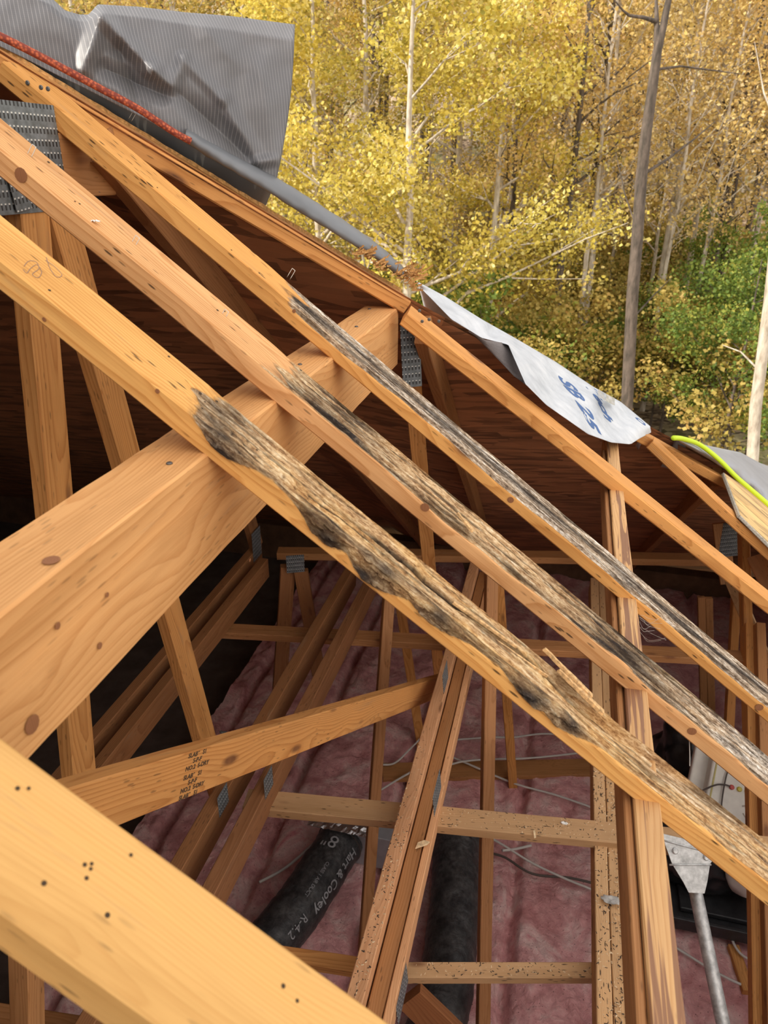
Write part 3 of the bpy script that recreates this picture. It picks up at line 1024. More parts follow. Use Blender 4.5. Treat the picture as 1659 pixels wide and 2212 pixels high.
# truss further left
T1 = empty('attic_truss', (-1.05, 0.8, ZT), 'dim truss at far left with a perforated peak plate and two splayed webs', 'truss', 'hip roof trusses')
zt1 = ZT + 0.02
xl = -1.05
chord('top_chord', T1, xl-0.019, xl+0.019, roofxy(xl+0.019, 0).z-0.05, 0.12, 0.45, 1.62, W_BRN)
web('web', T1, (76, 640), (168, 1640), xl, 0.085, 0.038, W_ORG, ext=(0.28, 0.7))
web('web', T1, (130, 490), (440, 1590), xl, 0.085, 0.038, W_ORG, ext=(0.14, 0.35))
pk = (at(0, 215, X=xl+.022)+at(150, 380, X=xl+.022))/2
plate('gusset_plate', T1, (xl+.021, 1.28, at(0, 215, X=xl+.02).z-0.095), 0.32, 0.19, (1, 0, 0), (0, .0, 1))
plate('gusset_plate', T1, at(42, 412, X=xl+.026), 0.045, 0.07, (1, 0, 0), (0, -.12, 1))

ZM = ZT-1.87
def x_on(px, py, z=ZM): return at(px, py, Z=z).x
# doubled chords running away from the viewer
T2 = empty('attic_truss', (-1.4, 1.2, ZM), 'dark pair of parallel chords in the shade left of the splayed web', 'truss', 'hip roof trusses')
xn1 = x_on(380, 1370) ; xn2 = x_on(445, 1360)
chord('chord', T2, xn1-0.01, xn1+0.035, ZM, 0.12, 1.0, at(549, 1172, Z=ZM).y, W_SHADED)
chord('chord', T2, xn2-0.03, xn2+0.015, ZM-0.01, 0.11, 1.0, at(590, 1205, Z=ZM).y, W_SHADED)
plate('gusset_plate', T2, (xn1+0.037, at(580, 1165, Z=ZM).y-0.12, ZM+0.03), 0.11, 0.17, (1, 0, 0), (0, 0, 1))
stud('web', T2, Vector((xn1+0.01, at(555, 1165, Z=ZM).y-0.05, ZM-0.02)), Vector((xn1+0.01, at(545, 1100, Z=ZM).y-0.6, ZM+0.55)), 0.089, 0.038, Vector((1, 0, 0)), W_SHADED)
# apex webs under it
yT = 3.05
Ta = at(622, 1222, Y=yT); Tb = at(603, 1500, Y=yT); Tc = at(650, 1232, Y=yT); Td = at(672, 1360, Y=yT)
stud('web', T2, Ta, Tb+(Tb-Ta)*0.6, 0.075, 0.038, Vector((0.45, -0.9, 0)), W_SHADED)
stud('web', T2, Tc, Td+(Td-Tc)*0.8, 0.07, 0.038, Vector((0.3, -1, 0)), W_SHADED)
plate('gusset_plate', T2, at(638, 1218, Y=yT-0.03), 0.09, 0.10, (0.4, -0.9, 0), (0, 0, 1))

T3 = empty('attic_truss', (-0.9, 1.2, ZM), 'doubled truss chord between the splayed web and the stamped brace, sloping up the picture', 'truss', 'hip roof trusses')
xk1 = x_on(547, 1560)
xk2 = x_on(536, 1765)
chord('chord', T3, xk1, xk1+0.046, ZM, 0.125, 0.45, 3.15, W_SHADED)
chord('chord', T3, xk2-0.035, xk2+0.012, ZM-0.012, 0.11, 0.45, 3.15, W_SHADED)
for p in ((482, 1728), (580, 1690)):
    plate('gusset_plate', T3, at(*p, X=xk1+0.047 if p[0] < 500 else xk2+0.013), 0.07, 0.085, (1, 0, 0), (0, 0, 1))

T4 = empty('attic_truss', (-0.3, 1.2, ZM), 'doubled truss chord in the middle, littered with chips, where the stamped brace ends', 'truss', 'hip roof trusses')
xj = x_on(774, 2055)
yj2 = at(1035, 1215, Z=ZM).y
chord('chord', T4, xj, xj+0.046, ZM, 0.10, 0.35, yj2, W_PNK)
chord('chord', T4, xj+0.05, xj+0.093, ZM-0.055, 0.09, 0.35, yj2, W_BRN)
chord('chord', T4, xj+0.096, xj+0.118, ZM-0.05, 0.09, 0.35, yj2, W_PNK)
plate('gusset_plate', T4, at(962, 1462, X=xj+0.048), 0.10, 0.085, (1, 0, 0.1), (0, 0, 1))
plate('gusset_plate', T4, at(944, 1712, X=xj+0.120), 0.12, 0.075, (1, 0, 0.1), (0, 0, 1))
plate('gusset_plate', T4, at(868, 2140, X=xj+0.120), 0.12, 0.10, (1, 0, 0.1), (0, 0, 1))
# dark web dropping from the plate at the bottom of the picture
a = at(885, 2150, X=xj+0.10); b = at(1040, 2300, Z=ZM-0.75)
stud('web', T4, a, a+(b-a)*1.3, 0.095, 0.038, Vector((0.35, -0.9, 0.05)), W_RED)
# webs going down to the floor
def post(parent, ptop, pbot, Yt, Zb, w, t, nrm, mat, up=0.15):
    a = at(*ptop, Y=Yt); b = at(*pbot, Z=Zb)
    d = (b-a).normalized()
    return stud('web', parent, a-d*up, b+d*0.1, w, t, Vector(nrm), mat)
post(T3, (840, 1290), (787, 2040), 2.75, 0.0, 0.050, 0.038, (0.5, -1, 0), W_BRN, 0.1)
post(T4, (1061, 1260), (1041, 2330), 2.60, 0.0, 0.050, 0.038, (0.45, -1, 0), W_BRN, 0.1)
post(T4, (1078, 1270), (1108, 1700), 3.25, 0.0, 0.050, 0.038, (0.2, -1, 0), W_ORG, 0.1)
post(T3, (866, 1317), (908, 1600), 3.45, 0.0, 0.055, 0.038, (0.3, -1, 0), W_ORG, 0.1)

# the long board coming down to the viewer on the right, with doubled chord below
T5 = empty('attic_truss', (0.2, 1.2, ZM), 'truss at right, stained top chord above a chip-strewn doubled chord', 'truss', 'hip roof trusses')
chord('top_chord', T5, 0.176, 0.214, ZT-0.853, 0.089, 0.30, on_hip_x(0.2).y-0.12, W_STR)
chord('top_chord', T5, 0.163, 0.1745, ZT-0.865, 0.076, 0.30, on_hip_x(0.15).y-0.3, W_BRN)
zR = ZT-2.0
xr = at(1288, 2150, Z=zR).x
chord('chord', T5, xr, xr+0.041, zR, 0.089, 0.6, at(1276, 1248, Z=zR).y, W_SPK)
chord('chord', T5, xr+0.044, xr+0.085, zR-0.004, 0.089, 0.6, at(1276, 1248, Z=zR).y, W_SPK)

# truss at the right edge
T6 = empty('attic_truss', (0.95, 2.5, ZM), 'truss at the right edge with orange doubled posts and a cut chord end', 'truss', 'hip roof trusses')
web('post', T6, (1618, 1420), (1634, 2220), 0.955, 0.062, 0.038, W_ORG, ext=(0.15, 0.5))
web('post', T6, (1642, 1420), (1665, 2220), 0.985, 0.060, 0.038, W_BRN, ext=(0.15, 0.5))
stud('web', T6, at(1580, 1255, Y=3.65), at(1652, 1425, Y=3.25), 0.062, 0.038, Vector((-0.45, -0.6, 0.6)), W_SPK)
p5a, p5b = at(1640, 1205, Y=3.3), at(1712, 1345, Y=2.9)
stud('top_chord', T6, p5a, p5b, 0.100, 0.045, Vector((-0.35, -0.55, 0.75)), W_PNK)
web('post', T6, (1606, 1160), (1614, 1420), 0.955, 0.075, 0.038, W_ORG, ext=(0.1, 0.4))
web('post', T6, (1590, 1275), (1572, 1620), 1.02, 0.055, 0.038, W_ORG, ext=(0.1, 0.5))
plate('gusset_plate', T6, at(1581, 1165, X=0.935), 0.13, 0.19, (0.5, -1, 0.1), (0, 0, 1))
a5 = at(1522, 1290, Y=4.0); b5 = at(1530, 1640, Y=3.7)
stud('post', T6, a5+Vector((-.02, 0, 0)), b5+Vector((-.02, 0, 0)), 0.04, 0.05, Vector((0, -1, 0)), W_BRN)
stud('post', T6, a5+Vector((.022, 0, 0)), b5+Vector((.022, 0, 0)), 0.04, 0.05, Vector((0, -1, 0)), W_BRN)
stud('web', T6, at(1555, 1130, Y=4.0), at(1572, 1260, Y=3.9), 0.08, 0.038, Vector((0, -1, 0)), W_BRN)

# brace with the grading stamp
h0, h1 = at(165, 1745, Y=0.62), at(962, 1478, Z=ZM+0.02)
Ha, Hb = at(150, 1690, Y=0.70), at(300, 1808, Y=0.70)
hL0 = at(215, 1728, Y=0.74); hR0 = Vector((xj-0.02, at(955, 1478, X=xj-0.02).y, at(955, 1478, X=xj-0.02).z))
d = (hR0-hL0).normalized()
nH = Vector((1, 0, 0)).cross(d)
nH = nH if nH.z > 0 else -nH
topdir = (Vector((0, 0, 1)) - d*d.z).normalized()
sideN = d.cross(topdir)
if sideN.x < 0: sideN = -sideN
HB = board('stamped_brace', hL0-d*0.45, hR0, 0.038, 0.095, topdir, W_ORG, anchor='mid')
tag(HB, 'orange brace on edge with a black grading stamp repeated across its face', 'brace')
def brace_stamp():
    # letters on the face that looks to +x, reading along the brace
    L0 = (hR0-hL0).length
    fx = at(405, 1620, X=hL0.x+0.1)
    # foot of the stamp column along the brace
    best = min((abs(((hL0+d*s)-CAM).dot(RGT)/((hL0+d*s)-CAM).dot(FWD)*FPX+829.5-400), s) for s in np.linspace(0, L0, 400))[1]
    x = d; z = sideN; y = z.cross(x)
    if y.z < 0:
        y = -y; x = -x
    rows = [('SLAB*   S1', 0.036), ('S-P-F', 0.0235), ('NO.2  S-DRY', 0.011), ('SLAB*   S1', -0.006), ('S-P-F', -0.0185), ('NO.2  S-DRY', -0.031), ('SLAB*   S1', -0.0445)]
    for t, v in rows:
        V, F = text_verts(t, 0.0125, 0.0004)
        V = [Vector((q.x*1.15, q.y, 0)) for q in V]
        m = Matrix((x, y, z)).transposed().to_4x4()
        m.translation = hL0+d*(best-0.035)+z*0.0199+y*v + (x*0.02 if 'P-F' in t else Vector())
        mesh_obj('grade_stamp', V, F, INK, HB, matrix=m)
brace_stamp()

# ------------------------------------------------------------------ flat braces between the trusses
def lateral(p0, p1, z, w, t, mat, label, ext=(0, 0), name='lateral_brace'):
    a, b = at(*p0, Z=z), at(*p1, Z=z)
    d = (b-a).normalized()
    o = board(name, a-d*ext[0], b+d*ext[1], w, t, Vector((0, 0, 1)), mat)
    tag(o, label, 'brace', 'braces nailed across the trusses')
    return o
ZL = ZM-0.128
lateral((531, 1723), (1345, 1799), ZL+0.02, 0.085, 0.036, W_SPK, 'chip-strewn lateral brace crossing in front of the two black ducts', (0.0, 0.75))
lateral((560, 1360), (1659, 1419), ZL, 0.080, 0.036, W_BRN, 'lateral brace at mid height, crossing behind the rafters from shade to the right edge', (0.25, 0.6))
lateral((640, 1189), (1570, 1203), ZL+0.12, 0.080, 0.038, W_BRN, 'farthest lateral brace, under the lower edge of the far sheathing', (0.1, 0.0))
lateral((895, 2094), (1289, 2094), ZT-2.09, 0.046, 0.030, W_SPK, 'short cross strip with chips at the bottom, right of the middle chord', (0.06, 0.0))
lateral((600, 2057), (772, 2082), ZT-2.09, 0.046, 0.030, W_ORG, 'short dark cross strip at the bottom, left of the middle chord', (0.3, 0.0))
# plank on the insulation
a, b = at(960, 1662, Z=0.03), at(1290, 1655, Z=0.03)
tag(board('floor_plank', a-(b-a)*0.4, b, 0.13, 0.03, Vector((0, 0, 1)), W_BRN), 'pale plank lying on the pink insulation behind the ducts', 'plank')
a, b = at(1395+190, 2040, Z=0.03), at(1618, 2140, Z=0.03)
tag(board('floor_plank', a, b, 0.05, 0.03, Vector((0, 0, 1)), W_ORG), 'short plank end on the insulation beside the orange posts', 'plank')
a, b = at(-40, 2178, Z=ZM-0.3), at(140, 2225, Z=ZM-0.3)
lateral((-30, 2200), (120, 2225), ZM-0.2, 0.09, 0.038, W_BRN, 'shaded cross brace in the bottom left corner, below the nearest rafter', (0.3, 0.3))
tag(stud('attic_post', None, at(55, 2040, X=-1.05), at(60, 2230, X=-1.05), 0.055, 0.055, Vector((1, 0, 0)), W_BRN), 'dark post seen under the nearest rafter in the bottom left corner', 'post')

# far slope's own jacks under the sheathing
def far_jack(x, label, t=0.038, w=0.089):
    h = on_hip_x(x)
    o = board('far_jack_rafter', h-N2*0.007+WD*0.03, h-N2*0.007+WD*(h.z/SN-0.1), t, w, N2, W_BRN)
    tag(o, label, 'rafter', 'jacks under the far slope')
far_jack(-0.40, 'dark jack rafter under the far sheathing, dropping from the beam end')
far_jack(-1.02, 'dark jack rafter under the far sheathing, above the long beam at left')
far_jack(0.75, 'dark jack rafter under the far sheathing near the right edge')

# printing on the far sheathing
def osb_text(body, px, py, size, ang, name='sheathing_stamp'):
    r = ray(px, py)
    p = None
    for k in range(600):
        q = CAM+r*(0.8+k*0.01)
        if q.x > RIDX:
            h = on_hip_x(q.x)
            if q.y > h.y and q.z > h.z-(q.y-h.y)*SN/CS:
                p = q; break
    zz = -N2
    x0 = Vector((1, 0, 0)); y0 = zz.cross(x0)
    x = x0*math.cos(ang)+y0*math.sin(ang); y = zz.cross(x)
    V, F = text_verts(body, size, 0.0006)
    m = Matrix((x, y, zz)).transposed().to_4x4(); m.translation = p+zz*0.012
    return mesh_obj(name, V, F, INKD, bpy.data.objects['ceiling_far_slope'], matrix=m)
osb_text('SPAN-RATED', 225, 358, 0.035, math.radians(-58))
osb_text('SHEATHING', 258, 360, 0.035, math.radians(-58))
osb_text('EZU', 262, 405, 0.07, math.radians(-58))

# ------------------------------------------------------------------ tarp over the hip
def interp(poly, t):
    """t in 0..1 by arc length in image units"""
    ls = [math.dist(a, b) for a, b in zip(poly[:-1], poly[1:])]
    s = t*sum(ls)
    for (a, b), l in zip(zip(poly[:-1], poly[1:]), ls):
        if s <= l or (a, b) == (poly[-2], poly[-1]):
            q = s/l
            return (a[0]+(b[0]-a[0])*q, a[1]+(b[1]-a[1])*q)
        s -= l
ua, ub = roof(0, 118), roof(885, 650)
hipdir = (ub-ua); hipdir.z = 0; hipdir.normalize()
hipn = Vector((-hipdir.y, hipdir.x, 0))       # away from the viewer
def on_curtain(px, py, off=0.0, lean=0.0):
    r = ray(px, py)
    p0 = ua+hipn*(0.06+off)
    n = (hipn + Vector((0, 0, -lean))).normalized()
    return CAM+r*(n.dot(p0-CAM)/n.dot(r))

def seg_d(px, py, a, b):
    ax, ay = a; bx, by = b
    t = max(0, min(1, ((px-ax)*(bx-ax)+(py-ay)*(by-ay))/((bx-ax)**2+(by-ay)**2)))
    return math.hypot(px-ax-t*(bx-ax), py-ay-t*(by-ay)), t

TR = empty('tarp', ua+hipn*0.06, 'crumpled grey tarp flap thrown up over the hip at top left', 'tarp')
def tarp_flap():
    top = [(-60, -40), (60, -22), (110, -4), (140, 24), (172, 33), (192, 33), (212, 11), (300, 16), (400, 28), (500, 36), (590, 48), (637, 54)]
    bot = [(-60, 74), (0, 101), (60, 130), (130, 166), (178, 188), (250, 225), (330, 266), (400, 308), (440, 330), (500, 360), (560, 384), (596, 394)]
    creases = [((218, 35), (182, 150), 0.028, 30), ((220, 36), (330, 150), 0.040, 26), ((330, 150), (372, 188), 0.035, 28), ((372, 188), (548, 355), -0.032, 34),
               ((395, 128), (372, 188), 0.020, 22), ((395, 128), (480, 215), 0.018, 22), ((480, 215), (560, 355), 0.022, 26), ((230, 150), (350, 205), -0.030, 30),
               ((260, 110), (300, 220), -0.025, 34), ((560, 150), (600, 360), 0.022, 60), ((540, 352), (592, 345), 0.020, 18), ((110, 0), (175, 40), -0.02, 24), ((440, 60), (500, 130), 0.014, 40)]
    nu, nv = 150, 80
    V, F = [], []
    for j in range(nv+1):
        t = j/nv
        for i in range(nu+1):
            u = i/nu
            a = interp(bot, u); b = interp(top, u)
            px = a[0]+(b[0]-a[0])*t; py = a[1]+(b[1]-a[1])*t
            # right hem bulges out a little half way up
            if u > 0.9: px += (u-0.9)*10*9*math.sin(t*PI)
            off = 0.018*math.sin(u*7+t*2)+0.05*t*t
            for c0, c1, amp, wd_ in creases:
                dd, tt = seg_d(px, py, c0, c1)
                if dd < wd_: off -= amp*(1-dd/wd_)**1.3*(0.55+0.45*math.sin(PI*(0.15+0.7*tt)))
            off += 0.007*noise.fractal(Vector((px*0.012, py*0.012, 1)), 1.0, 2, 2)
            off += 0.05*max(0, t-0.9)*10*0.8         # lip rolls over the top
            p = on_curtain(px, py, off)
            V.append(p)
    for j in range(nv):
        for i in range(nu):
            k = j*(nu+1)+i
            F.append((k, k+1, k+nu+2, k+nu+1))
    x = hipdir; z = Vector((0, 0, 1)); y = z.cross(x)
    m = Matrix((x, y, z)).transposed().to_4x4(); m.translation = ua.copy()
    mi = m.inverted()
    o = mesh_obj('tarp_sheet', [mi @ v for v in V], F, TARP, TR, smooth=True, matrix=m)
    so = o.modifiers.new('thick', 'SOLIDIFY'); so.thickness = 0.0015; so.offset = 1
    # part that lies over the far slope behind the flap
    V, F = [], []
    nu = 40
    for i in range(nu+1):
        u = i/nu
        c = interp(bot, u)
        base = on_curtain(c[0], c[1]-16, 0.035)
        for j in range(7):
            V.append(base + hipn*(0.05*j) + Vector((0, 0, -0.04*j+0.008*math.sin(u*30+j))))
    for i in range(nu):
        for j in range(6):
            k = i*7+j
            F.append((k, k+7, k+8, k+1))
    o = mesh_obj('tarp_tail', V, F, TARP2, TR, smooth=True)
    so = o.modifiers.new('thick', 'SOLIDIFY'); so.thickness = 0.0015
tarp_flap()
# folded hem continuing down the hip
def tarp_hem():
    lo = [(400, 296), (440, 325), (500, 362), (560, 398), (650, 455), (730, 505), (810, 552), (870, 596)]
    hi = [(405, 290), (460, 318), (520, 350), (590, 384), (690, 445), (780, 505), (830, 545), (872, 588)]
    V, F = [], []
    nu, k = 90, 12
    for i in range(nu+1):
        u = i/nu
        a = interp(lo, u); b = interp(hi, u)
        pa = on_curtain(a[0], a[1], -0.05); pb = on_curtain(b[0], b[1], 0.03)
        mid = (pa+pb)/2; ax = (pb-pa)/2
        dep = hipn*0.02
        for j in range(k):
            an = 2*PI*j/k
            wob = 1+0.12*noise.noise(Vector((u*25, math.cos(an)*2, math.sin(an)*2)))
            V.append(mid + ax*(-math.cos(an)*wob) + (Vector((0, 0, 0.014))-dep*0.6)*(math.sin(an)*wob))
    for i in range(nu):
        for j in range(k):
            F.append((i*k+j, i*k+(j+1) % k, (i+1)*k+(j+1) % k, (i+1)*k+j))
    F.append(tuple(range(k))); F.append(tuple(reversed(range(nu*k, nu*k+k))))
    mesh_obj('folded_hem', V, F, TARP2, TR, smooth=True)
tarp_hem()

# rope lying along the hip under the tarp
tag(tube('rope', [on_curtain(x, y, -0.055) for x, y in ((-80, 42), (0, 78), (70, 113), (150, 155), (220, 193), (290, 230), (340, 262), (380, 288), (412, 305))], 0.0075, ROPE, seg=12, sub=8), 'braided orange rope lying along the hip under the tarp edge', 'rope')

# torn strip of sheathing left along the hip
def torn_strip():
    root = empty('torn_sheathing_strip', roof(450, 360), 'ragged strip of torn sheathing left along the hip rafter under the tarp', 'sheathing')
    V, F = [], []
    n = 160
    ha, hb_ = roof(-40, 93), roof(888, 652)
    hx = (hb_-ha).normalized(); hz = (hn-hx*hn.dot(hx)).normalized(); hy = hz.cross(hx)
    hb0 = ha+hy*0.088; hb1 = hb_+hy*0.088
    for i in range(n+1):
        u = i/n
        p = hb0 + (hb1-hb0)*u
        s = abs(fb(u*40, 0, 3, 5))
        inn = 0.008+0.012*s
        hgt = 0.010+0.003*nz(u*30, 2, 2)
        for (a, z) in ((-inn, 0.0), (-inn*0.7, hgt), (0.035, hgt), (0.035, 0.0)):
            V.append(p+hipn*a+Vector((0, 0, z-0.004)))
    for i in range(n):
        for j in range(4):
            F.append((i*4+j, i*4+(j+1) % 4, (i+1)*4+(j+1) % 4, (i+1)*4+j))
    mesh_obj('strip', V, F, SHARDO, root)
    # splintered tufts
    for (px, py, k, L) in ((785, 545, 26, 0.035), (830, 570, 26, 0.03), (870, 590, 30, 0.03), (895, 590, 26, 0.035), (890, 580, 14, 0.03), (895, 615, 12, 0.03)):
        V, F = [], []
        for q in range(k):
            c = on_curtain(px+random.uniform(-18, 18), py+random.uniform(-4, 14), random.uniform(-0.06, -0.01))
            dd = (hipdir*random.uniform(-1, 1)+Vector((0, 0, random.uniform(-.1, .6)))-hipn*random.uniform(0, .6)).normalized()
            sd_ = dd.orthogonal().normalized()*random.uniform(0.0015, 0.005)
            up = dd.cross(sd_).normalized()*0.001
            l = L*random.uniform(0.4, 1.1)
            b = len(V)
            V += [c-sd_, c+sd_, c+dd*l+sd_*0.3+up*4*random.random(), c+dd*l-sd_*0.3, c-sd_+up, c+sd_+up, c+dd*l+sd_*0.3+up*5, c+dd*l-sd_*0.3+up]
            F += [(b, b+1, b+2, b+3), (b+7, b+6, b+5, b+4), (b, b+4, b+5, b+1), (b+1, b+5, b+6, b+2), (b+2, b+6, b+7, b+3), (b+3, b+7, b+4, b)]
        mesh_obj('splinter_tuft', V, F, SHARDO if px > 700 else SHARD, root)
    return root
torn_strip()

# ------------------------------------------------------------------ white underlayment
def bez(pts, n):
    return [interp(pts, i/n) for i in range(n+1)]
US = empty('underlayment_sheet', roof(1200, 830), 'white roofing underlayment with blue printing draped over the hip at centre right', 'roofing sheet')
def underlayment():
    top = [(900, 608), (960, 640), (1040, 690), (1120, 735), (1200, 782), (1280, 835), (1340, 868), (1385, 905), (1404, 921)]
    bot = [(905, 618), (975, 690), (1040, 730), (1098, 745), (1135, 830), (1180, 875), (1270, 938), (1320, 956), (1362, 960), (1380, 948), (1406, 934)]
    nu, nv = 120, 26
    V, F = [], []
    for i in range(nu+1):
        u = i/nu
        a = interp(top, u); b = interp(bot, u)
        for j in range(nv+1):
            t = j/nv
            px = a[0]+(b[0]-a[0])*t; py = a[1]+(b[1]-a[1])*t
            lift = 0.012 + 0.006*math.sin(px*0.05+t*3)+0.004*nz(px*0.03, py*0.03, 0) + 0.03*t*sm(1060, 1110, px)*sm(1230, 1130, px) - 0.012*t*sm(1290, 1340, px)
            V.append(roof(px, py, lift))
    # tail over the far slope
    nt_ = 6
    nb = len(V)
    for i in range(nu):
        for j in range(nv):
            k = i*(nv+1)+j
            F.append((k, k+nv+1, k+nv+2, k+1))
    for i in range(nu+1):
        p = V[i*(nv+1)]
        for j in range(1, nt_+1):
            V.append(p + WD*(0.05*j) + N2*0.004*math.sin(i*.3+j))
    for i in range(nu):
        for j in range(nt_):
            a = i*(nv+1) if j == 0 else nb+i*nt_+j-1
            b = nb+i*nt_+j
            c = (i+1)*(nv+1) if j == 0 else nb+(i+1)*nt_+j-1
            d_ = nb+(i+1)*nt_+j
            F.append((a, b, d_, c))
    o = mesh_obj('sheet', V, F, FELT, US, smooth=True)
    from mathutils.bvhtree import BVHTree
    global SHEET
    SHEET = BVHTree.FromPolygons([tuple(v) for v in V], F)
    so = o.modifiers.new('thick', 'SOLIDIFY'); so.thickness = 0.001
    # curled back flap, dark underside showing
    cur = [((1012, 716), (1035, 735)), ((1050, 735), (1075, 775)), ((1098, 742), (1110, 812)), ((1120, 780), (1140, 835)), ((1150, 845), (1180, 875))]
    V, F = [], []
    for i, (a, b) in enumerate(cur):
        for j in range(7):
            t = j/6
            px = a[0]+(b[0]-a[0])*t; py = a[1]+(b[1]-a[1])*t
            V.append(roof(px, py, 0.030-0.024*t))
    for i in range(len(cur)-1):
        for j in range(6):
            k = i*7+j
            F.append((k, k+1, k+8, k+7))
    o = mesh_obj('curled_flap', V, F, FELTB, US, smooth=True)
    so = o.modifiers.new('thick', 'SOLIDIFY'); so.thickness = 0.001
underlayment()
def sheet_text(body, px, py, dpx, dpy, size, sx=1.0):
    """print lying on the sheet: baseline from (px,py) towards (dpx,dpy)"""
    a = roof(px, py, 0.021); b = roof(dpx, dpy, 0.021)
    x = (b-a).normalized(); y = N1.cross(x)
    V, F = text_verts(body, size, size*0.035)
    x0_ = min(v.x for v in V); sx = (b-a).length/(max(v.x for v in V)-x0_)
    V = [Vector((v.x-x0_, v.y, 0)) for v in V]
    out = []
    for v in V:
        q = a + x*(v.x*sx) + y*v.y + N1*0.3
        h = SHEET.ray_cast(q, -N1)[0]
        out.append((h if h is not None else q-N1*0.3) + N1*0.0016)
    return mesh_obj('blue_print', out, F, INKB, US)
sheet_text('SB 25', 1210, 804, 1274, 912, 0.105)
sheet_text('Tech', 1262, 826, 1314, 896, 0.105)
sheet_text('O', 1374, 898, 1394, 918, 0.06)
# shard of clear film and splinters on the sheet
V, F = [], []
for i in range(7):
    for j in range(5):
        p = roof(1292+i*6, 842+i*3+j*4, 0.02+0.022*abs(nz(i*1.1, j*1.3, 5))+0.012*(3-abs(i-3)))
        V.append(p)
for i in range(6):
    for j in range(4):
        k = i*5+j
        F.append((k, k+1, k+6, k+5))
tag(mesh_obj('film_scrap', V, F, plain('cloudy_film', (0.62, 0.62, 0.62), 0.2)), 'crumpled scrap of cloudy plastic film on the white sheet beside the blue print', 'scrap')

# grey cover, hose and sheathing at the right edge
def right_cover():
    top = [(1462, 944), (1500, 957), (1560, 970), (1600, 978), (1640, 1000), (1700, 1022), (1760, 1060)]
    bot = [(1470, 956), (1530, 990), (1580, 1022), (1620, 1050), (1662, 1090), (1700, 1120), (1760, 1170)]
    V, F = [], []
    nu, nv = 50, 14
    for i in range(nu+1):
        u = i/nu
        a = interp(top, u); b = interp(bot, u)
        for j in range(nv+1):
            t = j/nv
            px = a[0]+(b[0]-a[0])*t; py = a[1]+(b[1]-a[1])*t
            lift = 0.03+0.03*math.sin(t*PI)+0.006*nz(px*.05, py*.05, 2)
            V.append(roof(px, py, lift))
    for i in range(nu):
        for j in range(nv):
            k = i*(nv+1)+j
            F.append((k, k+nv+1, k+nv+2, k+1))
    nb = len(V)
    for i in range(nu+1):
        p = V[i*(nv+1)]
        V.append(p+WD*0.35-N2*0.03)
    for i in range(nu):
        F.append((i*(nv+1), nb+i, nb+i+1, (i+1)*(nv+1)))
    o = mesh_obj('roof_cover', V, F, TARP3, smooth=True)
    so = o.modifiers.new('thick', 'SOLIDIFY'); so.thickness = 0.002
    tag(o, 'pale grey cover rolled over the hip at the right edge under the hose', 'tarp')
right_cover()
tag(tube('hose', [roof(x, y, 0.075) for x, y in ((1455, 946), (1475, 948), (1510, 960), (1550, 990), (1590, 1030), (1625, 1060), (1665, 1095), (1720, 1150))], 0.0095, NEON, seg=12, sub=8), 'neon yellow green hose bending over the grey cover', 'hose')
pts = [roof(1565, 1022, .02), roof(1600, 1113, .02), roof(1660, 1172, .02), roof(1900, 1400, .02), roof(1950, 1330, .02), roof(1680, 1100, .02)]
o = slab('sheathing_piece', pts, N1, OSBN, 0.014, None)
tag(o, 'bright cut corner of sheathing with a grey edge beside the hose', 'sheathing')
e0, e1, e2 = pts[0], pts[1], pts[2]
for a, b in ((e0, e1), (e1, e2+(e2-e1)*0.8)):
    board('sawn_edge', a-N1*0.001, b-N1*0.001, 0.010, 0.014, N1, plain('osb_edge', (0.42, 0.38, 0.31), 0.9, 0, 150, 0.3), o)

# ------------------------------------------------------------------ ducts
def duct(name, pts, r, label):
    root = empty(name, Vector(pts[0]), label, 'duct', 'flexible ducts')
    o = tube('duct_jacket', pts, r, DUCT, root, seg=36, sub=14, wob=0.05)
    return root
def along(pts, s, ang, r):
    """point on a duct surface: s metres from the start, ang around (0 = up)"""
    acc = 0
    for a, b in zip(pts[:-1], pts[1:]):
        l = (b-a).length
        if s <= acc+l or b is pts[-1]:
            d = (b-a).normalized(); p = a+d*(s-acc)
            u = (Vector((0, 0, 1))-d*d.z).normalized(); v = d.cross(u)
            return p+(u*math.cos(ang)+v*math.sin(ang))*r
        acc += l
def duct_text(root, pts, body, s, ang, r, size, dirn=1, bold=0.0, turn=False):
    V, F = text_verts(body, size, bold)
    out = []
    for q in V:
        if turn: out.append(along(pts, s+dirn*q.y, ang+dirn*-q.x/r*-1, r))
        else: out.append(along(pts, s+dirn*q.x, ang-dirn*q.y/r, r))
    mesh_obj('duct_print', out, F, INKW, root, smooth=True)
def resample(p, n):
    out = []
    ls = [(b-a).length for a, b in zip(p[:-1], p[1:])]
    return p
zc = 0.12
d1 = [at(x, y, Z=zc) for x, y in ((748, 1790), (738, 1815), (700, 1875), (655, 1945), (606, 2010), (560, 2065), (500, 2140))]
D1 = duct('flex_duct', d1, 0.118, 'black insulated duct at left with white printing, joined to a foil taped boot')
RT = 0.1255
duct_text(D1, d1, 'Hart & Cooley', 0.14, -0.95, RT, 0.062, 1, 0.001)
duct_text(D1, d1, '* Hart & Cooley', 0.72, -0.90, RT, 0.062, 1, 0.001)
duct_text(D1, d1, 'R-4.2', 0.56, -0.98+0.25, RT, 0.055, 1, 0.0)
duct_text(D1, d1, 'CLASS 1 AIR DUCT', 0.30, -0.35, RT, 0.024, 1, 0.0)
duct_text(D1, d1, '8"', 0.16, -0.35, RT, 0.10, 1, 0.0, True)
duct_text(D1, d1, '8"', 0.78, -0.15, RT, 0.10, 1, 0.0, True)
tube('band', [along(d1, 0.10, a, 0.121) for a in np.linspace(0, 2*PI, 30)], 0.003, CABB, D1, seg=6, sub=2)
